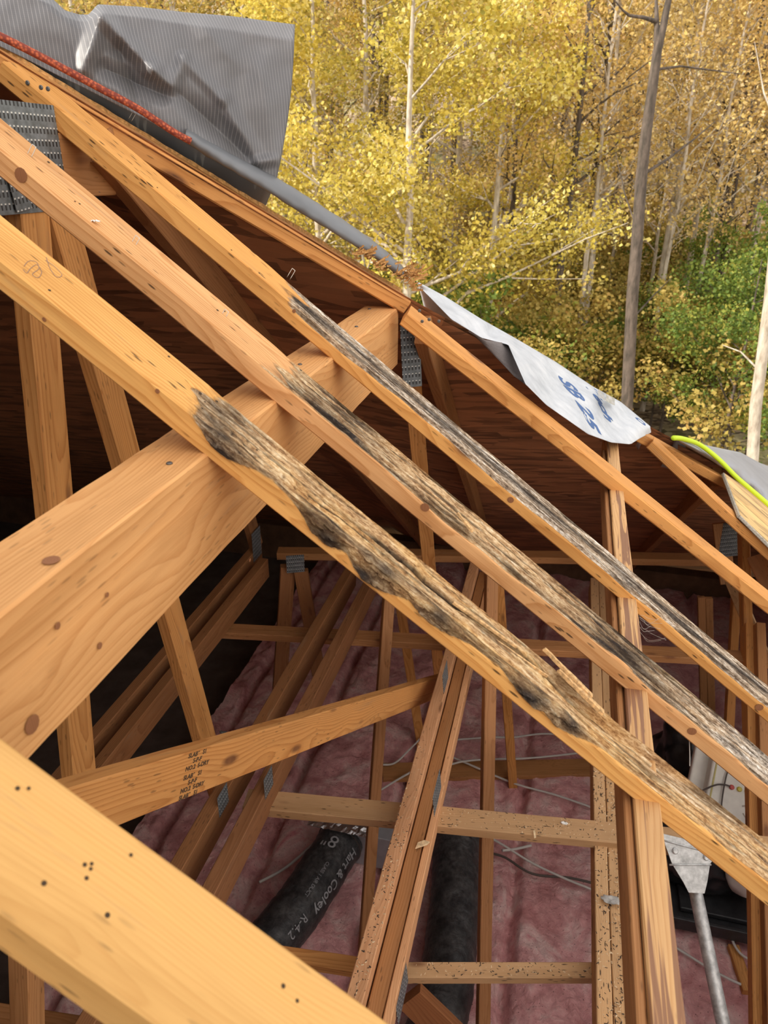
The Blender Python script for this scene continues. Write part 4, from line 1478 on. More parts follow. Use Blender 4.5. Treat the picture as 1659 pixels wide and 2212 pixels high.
d2 = [at(x, y, Z=zc) for x, y in ((1000, 1800), (985, 1835), (985, 1900), (980, 1980), (972, 2060), (960, 2150), (930, 2260), (900, 2350))]
D2 = duct('flex_duct', d2, 0.118, 'black insulated duct in the middle, wrinkled and dusted with wood chips')
# boot with foil tape
bc = at(740, 1785, Z=0.18)
BT = empty('duct_boot', bc, 'grey sheet metal duct boot sealed with silver foil tape', 'duct boot')
rbox('boot_box', (0.30, 0.12, 0.22), SHEETM, BT, Matrix.Translation(at(785, 1850, Z=0.08)+Vector((0.03, 0.08, 0.02))), 0.004)
V, F = [], []
fc = at(738, 1783, Z=0.26)
for i in range(25):
    for j in range(9):
        V.append(fc+Vector((-0.17+0.34*i/24, -0.04+0.14*j/8, 0.012*nz(i*.7, j*.8, 3)+0.006*nz(i*2, j*2, 1))))
for i in range(24):
    for j in range(8):
        k = i*9+j
        F.append((k, k+9, k+10, k+1))
o = mesh_obj('foil_tape', V, F, FOIL, BT)
so = o.modifiers.new('t', 'SOLIDIFY'); so.thickness = 0.002

# ------------------------------------------------------------------ cables on the floor
def cable(pts, z, r, mat, label, wig=0.012):
    P = []
    for i, (x, y) in enumerate(pts):
        p = at(x, y, Z=z)
        P.append(p+Vector((0, 0, wig*random.uniform(-1, 1))))
    tag(tube('cable', P, r, mat, seg=8, sub=8), label, 'cable', 'cables across the attic floor')
cable([(930, 1615), (1000, 1648), (1110, 1690), (1200, 1715), (1290, 1747)], 0.05, 0.006, CABW, 'white cable slanting from behind the middle chord past the plank to the doubled chord')
cable([(1050, 1806), (1090, 1830), (1150, 1862), (1220, 1895), (1290, 1924)], 0.05, 0.006, CABW, 'white cable slanting over the insulation right of the middle duct')
cable([(1050, 1840), (1090, 1852), (1150, 1885), (1230, 1895), (1290, 1908)], 0.04, 0.006, CABB, 'dark cable sagging beneath the white cable right of the middle duct')
cable([(985, 1601), (1060, 1594), (1110, 1590), (1180, 1588), (1290, 1590)], 0.05, 0.006, CABW, 'pale cable running level, farthest back on the insulation')
cable([(960, 1655), (1000, 1648), (1060, 1642), (1130, 1640), (1200, 1632), (1290, 1620)], 0.07, 0.006, CABW, 'pale cable running level along the far plank')
cable([(1085, 1838), (1110, 1832), (1148, 1824)], 0.06, 0.007, CABW, 'short white cable end crossing the slanting cable by the duct')
cable([(1450, 2040), (1490, 2062), (1530, 2090), (1570, 2115), (1600, 2128)], 0.04, 0.006, CABW, 'white cable on the insulation behind the steel pipe')
cable([(1575, 2005), (1585, 2040), (1600, 2060), (1622, 2072)], 0.05, 0.006, CABW, 'white cable hooking over the plank end at the right')
cable([(820, 1652), (852, 1648), (885, 1620), (930, 1575)], 0.05, 0.006, CABW, 'pale cable rising to the right left of the middle chord')
cable([(800, 1720), (850, 1690), (890, 1668)], 0.05, 0.006, CABW, 'pale cable low beside the slim web left of the middle chord')
cable([(560, 1905), (620, 1870), (690, 1812), (720, 1785)], 0.06, 0.007, CABW, 'grey cable running up to the foil taped boot')

# ------------------------------------------------------------------ things at the lower right
# galvanised pipe with a flared bracket
PP = empty('galvanised_pipe', at(1500, 1925, X=0.62), 'grey galvanised pipe with a riveted flared bracket, lower right', 'pipe')
ptop = at(1503, 1928, Z=ZT-2.12); pbot = at(1578, 2290, Z=ZT-2.42)
dp = (pbot-ptop).normalized()
tube('pipe', [ptop-dp*0.01, ptop+(pbot-ptop)*0.5, pbot], 0.021, GALV, PP, seg=20, sub=6)
bq = [(1428, 1800), (1560, 1832), (1534, 1866), (1528, 1905), (1522, 1930), (1488, 1928), (1476, 1905), (1452, 1866)]
def bracket():
    c = ptop-dp*0.02
    rN = (CAM-c).normalized()
    n = (rN + Vector((0, 0, 0.0))).normalized()
    nn = Vector((0.25, -0.75, 0.6)).normalized()
    def onb(px, py, off=0.0):
        r = ray(px, py)
        return CAM+r*(nn.dot(c+nn*(off+0.035)-CAM)/nn.dot(r))
    pts = [onb(*q, 0.02) for q in bq]
    V, F = solid_poly(pts, 0.004, nn)
    BR = mesh_obj('bracket', V, [tuple(reversed(f)) for f in F], GALV, PP)
    for a, b in (((1446, 1868), (1536, 1868)), ((1432, 1815), (1545, 1845))):
        tube('rib', [onb(*a, 0.021), onb(*b, 0.021)], 0.003, GALV, BR, seg=8, sub=3)
    for q in ((1458, 1838), (1525, 1852)):
        disc('rivet', BR, onb(*q, 0.020), nn, 0.010, GALV, 0.006)
    lo = [onb(1490, 1905, 0.024), onb(1520, 1905, 0.024), onb(1524, 1932, 0.02), onb(1488, 1930, 0.02)]
bracket()
# drip pan, black bag, meter box
pc0, pc1, pc2 = at(1447, 1985, Z=0.10), at(1625, 1985, Z=0.10), at(1445, 1895, Z=0.10)
PN = empty('drip_pan', (pc0+pc1)/2, 'black drip pan on the insulation behind the steel pipe', 'pan')
pw = 0.62; pd = 0.50
pm = Matrix.Translation(Vector((pc0.x+pw/2-0.02, pc0.y+pd/2, 0.06)))
rbox('pan_base', (pw, pd, 0.03), PANB, PN, pm, 0.006)
for sx, sy, w_, d_ in ((0, -1, pw, 0.02), (0, 1, pw, 0.02), (-1, 0, 0.02, pd), (1, 0, 0.02, pd)):
    rbox('rim', (w_, d_, 0.07), PANB, PN, pm @ Matrix.Translation((sx*pw/2, sy*pd/2, 0.03)), 0.004)
rbox('pan_lid', (pw*0.86, pd*0.45, 0.025), PANB, PN, pm @ Matrix.Translation((0.03, -0.07, 0.035)), 0.006)
def blob(name, c, s, mat, label, cat, seed=0, amp=0.25, parent=None):
    bm = bmesh.new()
    bmesh.ops.create_icosphere(bm, subdivisions=4, radius=1)
    for v in bm.verts:
        k = 1+amp*noise.fractal(v.co*1.6+Vector((seed, 0, 0)), 0.8, 2.1, 4)
        v.co = Vector((v.co.x*s[0]*k, v.co.y*s[1]*k, max(-0.75, v.co.z)*s[2]*k))
    me = bpy.data.meshes.new(name); bm.to_mesh(me); bm.free()
    me.polygons.foreach_set('use_smooth', [True]*len(me.polygons))
    me.materials.append(mat)
    o = bpy.data.objects.new(name, me); COL.objects.link(o); o.location = c
    if label: tag(o, label, cat)
    return o
blob('black_bag', at(1500, 1868, Z=0.24)+Vector((0.05, 0.12, 0)), (0.26, 0.20, 0.17), BLACKP, 'glossy black plastic bag heaped on the drip pan', 'bag', 3, 0.3)
blob('black_bag', at(1495, 1665, Z=0.30)+Vector((0.0, 0.1, 0)), (0.20, 0.2, 0.26), BLACKP, 'black plastic bag standing behind the beige meter box', 'bag', 9, 0.3)
# meter box
mc = at(1562, 1720, Y=2.95)
MB_ = empty('meter_box', mc, 'beige plastic box with wires, red and yellow caps, between the rotten rafters', 'electrical box')
mzx = (at(1605, 1720, Y=2.95)-at(1520, 1720, Y=2.95)).x
mm = Matrix.Translation(mc+Vector((0.085, 0.02, -0.03))) @ Matrix.Rotation(math.radians(-42), 4, 'X') @ Matrix.Rotation(math.radians(8), 4, 'Y')
BB = rbox('box_body', (0.33, 0.10, 0.52), BEIGE, MB_, mm, 0.012, 3)
rbox('box_back', (0.40, 0.05, 0.47), BEIGE, MB_, mm @ Matrix.Translation((-0.035, 0.06, -0.02)), 0.012, 3)
for a, b, w_, h_ in ((0, 0.20, 0.29, 0.008), (0, -0.20, 0.29, 0.008), (-0.145, 0, 0.008, 0.40), (0.145, 0, 0.008, 0.40)):
    rbox('seal', (w_, 0.006, h_), YELS, BB, mm @ Matrix.Translation((a, -0.05, b)), 0.001, 1)
def mbp(x, z, y=-0.056): return mm @ Vector((x, y, z))
tube('wire', [mbp(-0.30, -0.12), mbp(-0.16, 0.02, -0.08), mbp(-0.10, 0.05, -0.07), mbp(-0.06, 0.05)], 0.004, CABB, MB_, seg=6)
tube('wire', [mbp(-0.07, 0.17), mbp(-0.095, 0.10, -0.065), mbp(-0.09, -0.06, -0.065), mbp(-0.05, -0.14)], 0.0035, CABB, MB_, seg=6)
tube('wire', [mbp(0.0, -0.02), mbp(0.05, 0.0, -0.07), mbp(0.09, -0.04, -0.07), mbp(0.05, -0.08), mbp(0.01, -0.05)], 0.003, STEEL, MB_, seg=6)
for x, z, mt in ((-0.06, 0.05, REDT), (-0.025, 0.052, YELT), (0.01, 0.054, YELT), (-0.08, 0.175, NAIL), (-0.04, -0.145, NAIL), (0.02, -0.145, NAIL)):
    disc('terminal', BB, mbp(x, z, -0.051), mm.to_3x3() @ Vector((0, -1, 0)), 0.012, mt, 0.012)
blob('white_jug', at(1592, 1905, Z=0.30)+Vector((0.05, 0.05, 0)), (0.085, 0.09, 0.11), plain('white_plastic', (0.68, 0.66, 0.60), 0.45), 'whitish plastic lump beside the black bag at the right', 'jug', 5, 0.12)

# ------------------------------------------------------------------ staples, nails, scraps
def staple(p, up, side, w, h, lean, label):
    up = (Vector(up)+Vector(lean)).normalized()
    a = p-side*w/2; b = p+side*w/2
    o = tube('staple', [a-up*0.004, a+up*h*0.9, a+up*h+side*0.001, b+up*h-side*0.001, b+up*h*0.9, b-up*0.004], 0.0007, STEEL, seg=6, sub=3)
    tag(o, label, 'staple', 'staples left in the timber')
SL = [((64, 335), 0.017, 'C', 'rusty staple standing in the pinkish rafter near the left edge'),
      ((290, 525), 0.012, 'C', 'bent staple with wood stuck to it on the pinkish rafter'),
      ((485, 680), 0.008, 'C', 'staple pressed into the pinkish rafter below the round knot'),
      ((625, 598), 0.018, 'D', 'bright staple leg rising from the back edge of the second rafter from the hip'),
      ((127, 160), 0.018, 'U', 'pair of staple legs on the hip beside the rope, at top left'),
      ((283, 256), 0.016, 'U', 'pair of staple legs on the hip, under the tarp middle'),
      ((796, 552), 0.028, 'U', 'tall staple beside the first shredded tuft on the hip'),
      ((838, 578), 0.026, 'U', 'tall staple between the shredded tufts on the hip'),
      ((866, 604), 0.020, 'U', 'staple pair just above the hip rafter end'),
      ((896, 627), 0.012, 'U', 'low staple where the white sheet begins')]
for (p, h, k, lab) in SL:
    staple(roof(*p), N1, (RD if k == 'C' else RD), 0.008, h, (-0.2*random.random(), 0.3, 0), lab)
def nailhead(p, nrm, lab, r=0.0045):
    o = disc('nail', None, p, nrm, r, NAIL)
    tag(o, lab, 'nail', 'nail heads')
sideD = Vector((0, -1, 0))
yDf = 2.762*HR-0.044
for p, lab in (((60, 179), 'left nail head in the end of the rafter at the hip top'), ((89, 189), 'middle nail head in the end of the rafter at the hip top'), ((104, 192), 'bent nail at the top edge of the rafter end')):
    nailhead(at(*p, Y=yDf-0.001), sideD, lab, 0.0045)
eside = dE.cross(N1); eside = eside if eside.y < 0 else -eside
def on_side(px, py, base, nrm):
    r = ray(px, py); return CAM+r*(nrm.dot(base-CAM)/nrm.dot(r))
eb = pE0+eside*0.0395
for p, lab in (((906, 671), 'topmost nail head in the rafter end beside the beam'), ((927, 690), 'second nail head in the rafter end beside the beam'), ((948, 694), 'nail head near the top edge of that rafter, beside the beam end'), ((912, 694), 'lowest nail head in the rafter end beside the beam')):
    nailhead(on_side(*p, eb, eside), eside, lab)

def scrap(name, pts, lab, mat, cat='scrap', thick=0.0015):
    n = (pts[1]-pts[0]).cross(pts[-1]-pts[0]).normalized()
    V, F = solid_poly(pts, thick, n)
    o = mesh_obj(name, V, F, mat)
    tag(o, lab, cat)
xs_ = xj+0.07
zz_ = ZM-0.05
scrap('wood_chip', [at(897, 1834, Z=zz_), at(903, 1820, Z=zz_+.005), at(917, 1815, Z=zz_+.012), at(929, 1819, Z=zz_+.018), at(922, 1826, Z=zz_+.012)], 'cream coloured wood chip on the middle chord beside the cross brace', SHARD, 'chip')
scrap('wood_chip', [at(1152, 1795, Z=ZL+.025), at(1156, 1794, Z=ZL+.026), at(1158, 1810, Z=ZL+.026), at(1154, 1811, Z=ZL+.025)], 'pale straight chip on the cross brace in front of the ducts', SHARD, 'chip')
def crumple(name, c, s, mat, lab, seed):
    V, F = [], []
    for i in range(9):
        for j in range(5):
            V.append(c+Vector(((i-4)*s*0.25, (j-2)*s*0.22, s*0.5*abs(nz(i*.6+seed, j*.7, seed))+s*.06*nz(i*2., j*2., seed)))+Vector((0, 0.05*s*math.sin(i+seed), 0)))
    for i in range(8):
        for j in range(4):
            if (i in (0, 7)) and j in (0, 3): continue
            k = i*5+j
            F.append((k, k+5, k+6, k+1))
    o = mesh_obj(name, V, F, mat, smooth=True)
    so = o.modifiers.new('t', 'SOLIDIFY'); so.thickness = 0.001
    tag(o, lab, 'scrap')
crumple('paper_scrap', at(1320, 1945, Z=zR+0.008), 0.030, GREYP, 'curled grey scrap lying on the doubled chord at right', 2)
crumple('bird_dropping', at(1219, 1778, Z=ZL+0.022), 0.012, WHITEP, 'small black and white dropping on the cross brace', 5)
crumple('paper_scrap', roof(204, 478, 0.002), 0.010, WHITEP, 'tiny white flake on the pinkish rafter at left', 7)
crumple('dead_bug', at(482, 1582, Y=hL0.y+0.52), 0.010, NAIL, 'small dark bug-like crumb on the top edge of the stamped brace', 8)
# hanging tuft on the doubled chord
for k, (px, py) in enumerate(((1283, 1660), (1284, 1690))):
    pass

# loose flecks of rotten wood scattered on the chords (too many to count)
def flecks():
    V, F = [], []
    def add(p, s, mtop):
        a = random.uniform(0, PI)
        u = Vector((math.cos(a), math.sin(a), 0))*s; v = Vector((-math.sin(a), math.cos(a), 0))*s*random.uniform(.2, .5)
        h = Vector((0, 0, s*0.4))
        b = len(V)
        V.extend([p-u-v, p+u-v, p+u+v, p-u+v, p-u*.8+h, p+u*.6+h])
        F.extend([(b, b+1, b+5, b+4), (b+1, b+2, b+5), (b+2, b+3, b+4, b+5), (b+3, b, b+4)])
    for _ in range(420):
        add(Vector((random.uniform(xj, xj+0.044), random.uniform(0.75, 2.0), ZM)), random.uniform(.0012, .004), 0)
    for _ in range(700):
        add(Vector((random.uniform(xr, xr+0.083), random.uniform(1.15, 2.2), zR)), random.uniform(.0012, .0045), 0)
    a, b = at(900, 1757, Z=ZL+.02), at(1345, 1799, Z=ZL+.02)
    for _ in range(260):
        t = random.random()
        add(a+(b-a)*t+Vector((0, random.uniform(-.038, .038), 0)), random.uniform(.0012, .004), 0)
    a, b = at(895, 2094, Z=ZT-2.09), at(1289, 2094, Z=ZT-2.09)
    for _ in range(150):
        t = random.random()
        add(a+(b-a)*t+Vector((0, random.uniform(-.02, .02), 0)), random.uniform(.0012, .004), 0)
    o = mesh_obj('rot_flecks', V, F, None)
    ms = [plain('fleck_pale', (0.70, 0.52, 0.32), 0.9), plain('fleck_dark', (0.07, 0.045, 0.03), 0.9)]
    for m_ in ms: o.data.materials.append(m_)
    idx = []
    q = 0
    for k in range(len(V)//6):
        c = 0 if random.random() < 0.45 else 1
        idx += [c]*4
    o.data.polygons.foreach_set('material_index', idx)
    tag(o, 'loose flecks of rotten wood scattered on the truss chords and braces', 'wood flecks', kind='stuff')
flecks()

# cobwebs by the upright board
def web_threads():
    V0 = at(1382, 1335, X=0.22)
    bmv = []
    root = empty('cobweb', V0, 'dusty cobweb hanging between the stained board and the grey rafter', 'cobweb')
    rnd = random.Random(4)
    for k in range(9):
        a = at(1378+rnd.uniform(0, 6), 1325+rnd.uniform(0, 40), X=0.222)
        b = at(1405+rnd.uniform(0, 40), 1345+rnd.uniform(-15, 45), X=0.26)
        mid = (a+b)/2+Vector((0, 0, -0.02*rnd.random()))
        tube('thread', [a, (a+mid)/2+Vector((0, .004*rnd.uniform(-1, 1), .004*rnd.uniform(-1, 1))), mid, b], 0.00025, CABW, root, seg=4, sub=4)
web_threads()
o = tube('dust_strand', [roof(1489, 1600, -0.045), roof(1490, 1630, -0.06), roof(1490, 1655, -0.07)], 0.0008, CABW, seg=5)
tag(o, 'dusty cobweb strand hanging from the pinkish rafter over the meter box', 'cobweb')

# ------------------------------------------------------------------ woods behind the roof
def leaf_mat(name, stops, trans=0.45):
    m, n, bs = new_mat(name)
    g = NG(n)
    t = g.attr('tone').outputs['Fac']
    c = g.ramp(t, stops)
    ro = g.rnd()
    c = g.mix(1.0, c, g.ramp(ro, [(0, (0.85, 0.85, 0.85)), (1, (1.12, 1.05, 1.0))]), 'MULTIPLY')
    g.link(c, bs.inputs['Base Color'])
    bs.inputs['Roughness'].default_value = 0.5
    bs.inputs['Specular IOR Level'].default_value = 0.3
    tr = n.nodes.new('ShaderNodeBsdfTranslucent')
    g.link(c, tr.inputs[0])
    mx = n.nodes.new('ShaderNodeMixShader'); mx.inputs[0].default_value = trans
    n.links.new(bs.outputs[0], mx.inputs[1]); n.links.new(tr.outputs[0], mx.inputs[2])
    out = [q for q in n.nodes if q.type == 'OUTPUT_MATERIAL'][0]
    n.links.new(mx.outputs[0], out.inputs[0])
    return m
LY = leaf_mat('leaves_yellow', [(0.0, (0.26, 0.27, 0.05)), (0.22, (0.52, 0.43, 0.08)), (0.55, (0.78, 0.64, 0.12)), (0.82, (0.90, 0.84, 0.36)), (1.0, (0.66, 0.42, 0.12))])
LO = leaf_mat('leaves_ochre', [(0.0, (0.20, 0.21, 0.06)), (0.4, (0.44, 0.36, 0.09)), (0.7, (0.66, 0.53, 0.16)), (1.0, (0.56, 0.34, 0.12))])
LG = leaf_mat('leaves_green', [(0.0, (0.07, 0.13, 0.03)), (0.5, (0.20, 0.30, 0.06)), (0.8, (0.46, 0.50, 0.10)), (1.0, (0.70, 0.62, 0.14))])
LS = leaf_mat('leaves_sparse', [(0.0, (0.45, 0.30, 0.14)), (0.5, (0.75, 0.58, 0.20)), (1.0, (0.80, 0.66, 0.40))])
def bark_mat(name, a, b):
    m, n, bs = new_mat(name)
    g = NG(n)
    f = g.noise(g.vmul(g.obj(), (9, 9, 2.2)), 1.5, 5, 0.65)
    g.link(g.ramp(f, [(0.35, a), (0.65, b)]), bs.inputs['Base Color'])
    bs.inputs['Roughness'].default_value = 0.9
    return m
BP = bark_mat('bark_pale', (0.30, 0.25, 0.19), (0.62, 0.55, 0.45))
BD = bark_mat('bark_dark', (0.05, 0.04, 0.03), (0.15, 0.115, 0.09))
NR = np.random.default_rng(11)
def leaves_mesh(name, centers, radii, count, size, mat, flat=0.75):
    """leaf blades clustered about branch tips; each a folded diamond"""
    c = np.array(centers); r = np.array(radii)
    pick = NR.integers(0, len(c), count)
    dirv = NR.normal(size=(count, 3)); dirv /= np.linalg.norm(dirv, axis=1)[:, None]
    rad = NR.random(count)**0.45
    pos = c[pick]+dirv*(r[pick]*rad)[:, None]*np.array([1, 1, flat])
    a = NR.normal(size=(count, 3)); a[:, 2] *= 0.6; a /= np.linalg.norm(a, axis=1)[:, None]
    b = NR.normal(size=(count, 3)); b -= a*(a*b).sum(1)[:, None]; b /= np.linalg.norm(b, axis=1)[:, None]
    nn = np.cross(a, b)
    s = size*NR.uniform(0.6, 1.25, count)[:, None]
    V = np.stack([pos-a*s*0.5, pos+b*s*0.42+nn*s*0.10, pos+a*s*0.55, pos-b*s*0.42+nn*s*0.10], 1).reshape(-1, 3)
    me = bpy.data.meshes.new(name)
    me.vertices.add(count*4); me.vertices.foreach_set('co', V.ravel().astype(np.float32))
    idx = np.arange(count)*4
    tri = np.stack([idx, idx+1, idx+2, idx, idx+2, idx+3], 1).ravel()
    me.loops.add(count*6); me.loops.foreach_set('vertex_index', tri.astype(np.int32))
    me.polygons.add(count*2); me.polygons.foreach_set('loop_start', (np.arange(count*2)*3).astype(np.int32))
    me.polygons.foreach_set('loop_total', np.full(count*2, 3, np.int32))
    me.update(calc_edges=True)
    at_ = me.attributes.new('tone', 'FLOAT', 'POINT')
    clump = NR.random(len(c))
    tone = np.clip(0.55*NR.random(count)+0.45*clump[pick], 0, 1)
    at_.data.foreach_set('value', np.repeat(tone, 4).astype(np.float32))
    me.materials.append(mat)
    return me
def tubes_mesh(name, paths, mat, seg=7):
    V, F = [], []
    for pts, rads in paths:
        base = len(V)
        ref = Vector((1, 0.2, 0))
        for i, p in enumerate(pts):
            d = (pts[min(i+1, len(pts)-1)]-pts[max(i-1, 0)]).normalized()
            u = (ref-d*ref.dot(d)).normalized(); v = d.cross(u)
            for j in range(seg):
                a = 2*PI*j/seg
                V.append(p+(u*math.cos(a)+v*math.sin(a))*rads[i])
        for i in range(len(pts)-1):
            for j in range(seg):
                F.append((base+i*seg+j, base+i*seg+(j+1) % seg, base+(i+1)*seg+(j+1) % seg, base+(i+1)*seg+j))
    me = bpy.data.meshes.new(name)
    me.from_pydata([tuple(v) for v in V], [], F); me.update()
    me.polygons.foreach_set('use_smooth', [True]*len(me.polygons))
    me.materials.append(mat)
    return me
def grow(h, r, nb, spread, rise, seed, first=0.3, lean=(0, 0)):
    """trunk and limbs; returns paths and limb tip points"""
    R_ = random.Random(seed)
    P = [Vector((0, 0, -0.3))]
    n = 9
    for i in range(1, n+1):
        t = i/n
        P.append(Vector((lean[0]*t+R_.uniform(-.10, .10)*t*h*0.08, lean[1]*t+R_.uniform(-.1, .1)*t*h*0.08, h*t)))
    paths = [(P, [r*(1-0.82*i/n) for i in range(n+1)])]
    tips = [P[-1], P[-2]]
    for b in range(nb):
        t = first+(0.97-first)*(b+R_.random())/nb
        k = t*n; i = min(n-1, int(k)); p0 = P[i].lerp(P[i+1], k-i)
        an = R_.uniform(0, 2*PI)
        L = spread*(1.15-0.75*t)*R_.uniform(0.7, 1.15)
        dv = Vector((math.cos(an), math.sin(an), rise*R_.uniform(0.6, 1.4)))
        q = [p0]
        for s in range(1, 6):
            q.append(p0+dv*(L*s/5)+Vector((R_.uniform(-1, 1), R_.uniform(-1, 1), R_.uniform(-.6, .9)))*0.08*L)
        r0 = r*(1-0.8*t)*0.5
        paths.append((q, [r0*(1-0.85*s/5) for s in range(6)]))
        tips += q[2:]
        for w_ in range(3):
            s0 = q[R_.randint(1, 4)]
            a2 = an+R_.uniform(-1.1, 1.1)
            e = s0+Vector((math.cos(a2), math.sin(a2), R_.uniform(0, .9)))*L*0.42
            m_ = s0.lerp(e, .5)+Vector((0, 0, R_.uniform(-.05, .1)))
            paths.append(([s0, m_, e], [r0*0.4, r0*0.25, r0*0.1]))
            tips += [m_, e]
    return paths, tips
PROTO = {}
def proto(key, h, r, nb, spread, rise, seed, bark, leafm, count, size, rr, first=0.3):
    paths, tips = grow(h, r, nb, spread, rise, seed, first)
    tm = tubes_mesh('trunk', paths, bark)
    c = [tuple(t) for t in tips]
    lm = leaves_mesh('foliage', c, [rr*random.uniform(0.6, 1.3) for _ in c], count, size, leafm) if count else None
    PROTO[key] = (tm, lm)
proto('maple', 9.5, 0.13, 20, 3.4, 0.55, 1, BP, LY, 13500, 0.092, 0.58, 0.16)
proto('maple2', 11.5, 0.15, 20, 3.2, 0.7, 2, BP, LO, 10000, 0.092, 0.6, 0.2)
proto('thin', 12.5, 0.085, 22, 1.7, 1.1, 3, BP, LS, 2600, 0.095, 0.6, 0.35)
proto('thin2', 13.5, 0.12, 15, 2.2, 0.9, 4, BD, LS, 3200, 0.095, 0.7, 0.35)
proto('green', 6.0, 0.07, 15, 2.3, 0.5, 5, BD, LG, 9000, 0.10, 0.55, 0.1)
proto('bush', 2.6, 0.035, 12, 1.5, 0.7, 6, BD, LO, 4500, 0.085, 0.42, 0.05)
proto('gbush', 2.4, 0.035, 12, 1.5, 0.6, 7, BD, LG, 4500, 0.085, 0.42, 0.05)
proto('tallyellow', 13.5, 0.15, 20, 2.9, 0.75, 8, BD, LY, 11000, 0.105, 0.7, 0.28)
LAB = {'maple': ('maple_tree', 'broad yellow maple with a pale forked trunk in front of the woods', 'yellow maples'),
       'maple2': ('maple_tree', 'ochre leaved tree among the woods behind the roof', 'ochre trees'),
       'thin': ('slender_tree', 'slender pale trunk with few tan leaves in the woods', 'slender pale trees'),
       'thin2': ('slender_tree', 'slender dark trunk with few tan leaves in the woods', 'slender dark trees'),
       'green': ('green_tree', 'small green leaved tree at the edge of the woods', 'green trees'),
       'bush': ('shrub', 'low ochre shrub on the forest floor', 'ochre shrubs'),
       'gbush': ('shrub', 'low green shrub on the forest floor', 'green shrubs'),
       'tallyellow': ('tall_tree', 'tall yellow leaved tree at the back of the woods', 'tall yellow trees')}
def plant(key, x, y, s=1.0, rz=None, label=None):
    tm, lm = PROTO[key]
    nm, lab, grp = LAB[key]
    e = bpy.data.objects.new(nm, None); COL.objects.link(e)
    e.location = (x, y, gz(x, y)); e.scale = (s, s, s)
    e.rotation_euler = (0, 0, random.uniform(0, 6.28) if rz is None else rz)
    tag(e, label or lab, 'shrub' if nm == 'shrub' else 'tree', grp)
    t = bpy.data.objects.new('trunk', tm); COL.objects.link(t); t.parent = e
    if lm:
        f = bpy.data.objects.new('foliage', lm); COL.objects.link(f); f.parent = e
    return e
def fan(px, y):
    """ground spot under image column px at distance y"""
    p = at(px, 600, Y=y)
    return p.x, y
for px, y, s in ((880, 15.5, 1.0), (690, 17.0, 1.0), (1060, 18.5, 0.95), (560, 19.0, 1.05)):
    plant('maple', *fan(px, y), s)
for px, y, s in ((790, 21, 1.0), (980, 22.5, 1.0), (620, 24, 1.05), (430, 22, 1.0), (1130, 26, 1.0), (240, 20, 1.0), (60, 23, 1.0), (1560, 30, 1.0)):
    plant('maple2', *fan(px, y), s)
R5 = random.Random(21)
for k in range(56):
    px = 1060+ (k*53) % 680 + R5.uniform(-15, 15)
    plant('thin' if k % 3 else 'thin2', *fan(px, R5.uniform(19, 40)), R5.uniform(0.75, 1.15))
for k in range(44):
    plant('thin' if k % 2 else 'thin2', *fan(R5.uniform(-250, 1060), R5.uniform(23, 38)), R5.uniform(0.85, 1.2))
for k in range(24):
    plant('tallyellow', *fan(-200+k*85+R5.uniform(-30, 30), R5.uniform(30, 48)), R5.uniform(0.85, 1.15))
for px, y, s in ((1640, 15.5, 0.72), (1540, 20, 0.7), (1700, 18, 0.85), (1240, 24, 0.6), (1000, 20, 0.55), (1480, 24, 0.7)):
    plant('green', *fan(px, y), s)
for k in range(18):
    plant('bush' if k % 2 else 'gbush', *fan(820+k*52+R5.uniform(-20, 20), R5.uniform(15.5, 21)), R5.uniform(0.8, 1.3))
for k in range(10):
    plant('bush', *fan(900+k*80+R5.uniform(-20, 20), R5.uniform(21, 27)), R5.uniform(1.0, 1.6))

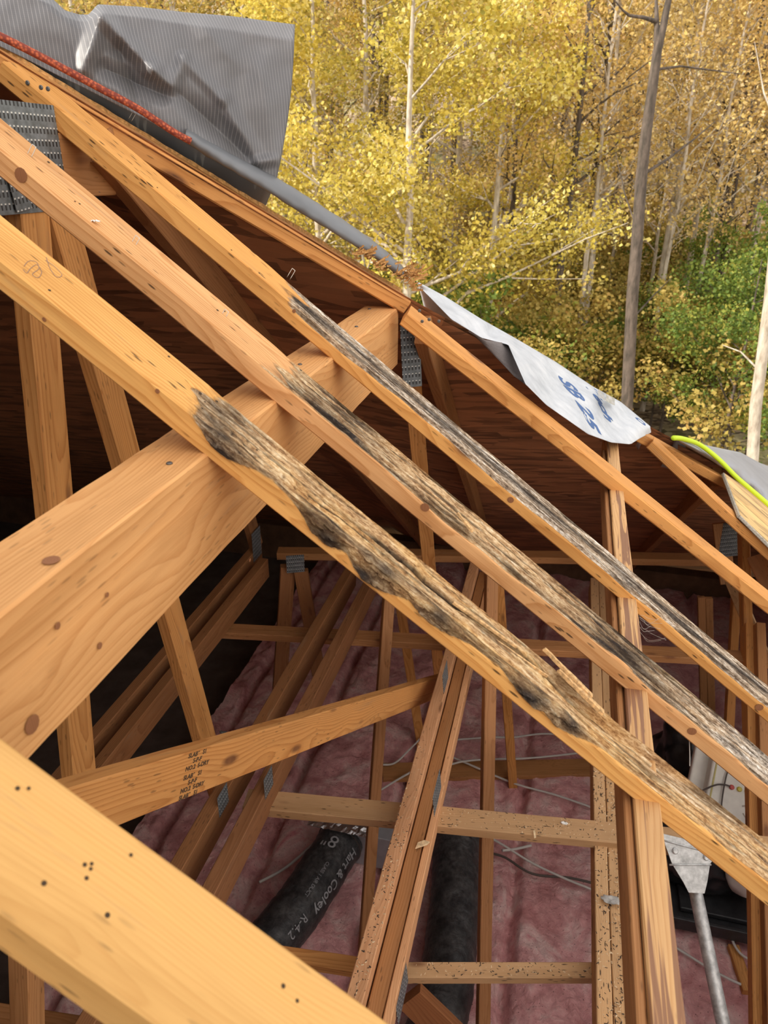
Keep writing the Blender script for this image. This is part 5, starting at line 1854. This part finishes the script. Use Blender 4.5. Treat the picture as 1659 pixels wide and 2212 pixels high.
def lone_tree(name, line, y, radii, label, branches, mat=BD):
    P = [at(px, py, Y=y) for px, py in line]
    g_ = gz(P[0].x, y)
    d = (P[0]-P[1]).normalized()
    base = P[0]+d*((P[0].z-g_+0.3)/max(0.2, -d.z))
    root = empty(name, Vector((base.x, base.y, g_)), label, 'tree')
    paths = [([base]+P, radii)]
    me = tubes_mesh('trunk', paths, mat, 10)
    t = bpy.data.objects.new('trunk', me); COL.objects.link(t); t.parent = root; t.matrix_parent_inverse = parent_inv(root)
    for b, r0 in branches:
        q = [at(px, py, Y=y+dy) for px, py, dy in b]
        me = tubes_mesh('branch', [(q, [r0*(1-0.75*i/(len(q)-1)) for i in range(len(q))])], mat, 7)
        t = bpy.data.objects.new('branch', me); COL.objects.link(t); t.parent = root; t.matrix_parent_inverse = parent_inv(root)
lone_tree('tall_tree', [(1358, 800), (1366, 640), (1376, 520), (1385, 390), (1394, 300), (1408, 200), (1420, 110), (1432, 60), (1452, -40)], 14.5,
          [0.125, 0.115, 0.11, 0.105, 0.10, 0.095, 0.085, 0.075, 0.06, 0.045], 'tall dark tree with a forked bare trunk rising right of centre',
          [([(1420, 105, 0), (1419, 60, 0), (1418, 20, .1), (1416, -40, .2)], 0.06), ([(1417, 46, 0), (1390, 38, -.1), (1360, 34, -.2), (1345, 22, -.3), (1322, -6, -.4)], 0.035),
           ([(1392, 375, 0), (1440, 345, .2), (1500, 300, .5), (1545, 262, .8)], 0.03), ([(1420, 150, 0), (1470, 143, .2), (1540, 152, .4), (1600, 160, .6)], 0.022),
           ([(1378, 500, 0), (1350, 420, .2), (1330, 330, .3)], 0.02), ([(1364, 690, 0), (1410, 640, .3), (1450, 600, .5)], 0.02)])
lone_tree('pale_tree', [(1625, 1000), (1632, 880), (1645, 780), (1662, 650), (1675, 520), (1690, 300), (1700, 60), (1712, -200)], 13.5, [0.11, 0.105, 0.10, 0.095, 0.09, 0.08, 0.065, 0.045, 0.012],
          'pale leaning trunk at the right edge above the grey cover', [([(1640, 800, 0), (1600, 760, .2), (1560, 745, .4)], 0.02), ([(1675, 520, 0), (1720, 420, .2), (1760, 300, .3)], 0.025), ([(1690, 300, 0), (1650, 200, .2), (1630, 90, .3)], 0.02)], BP)
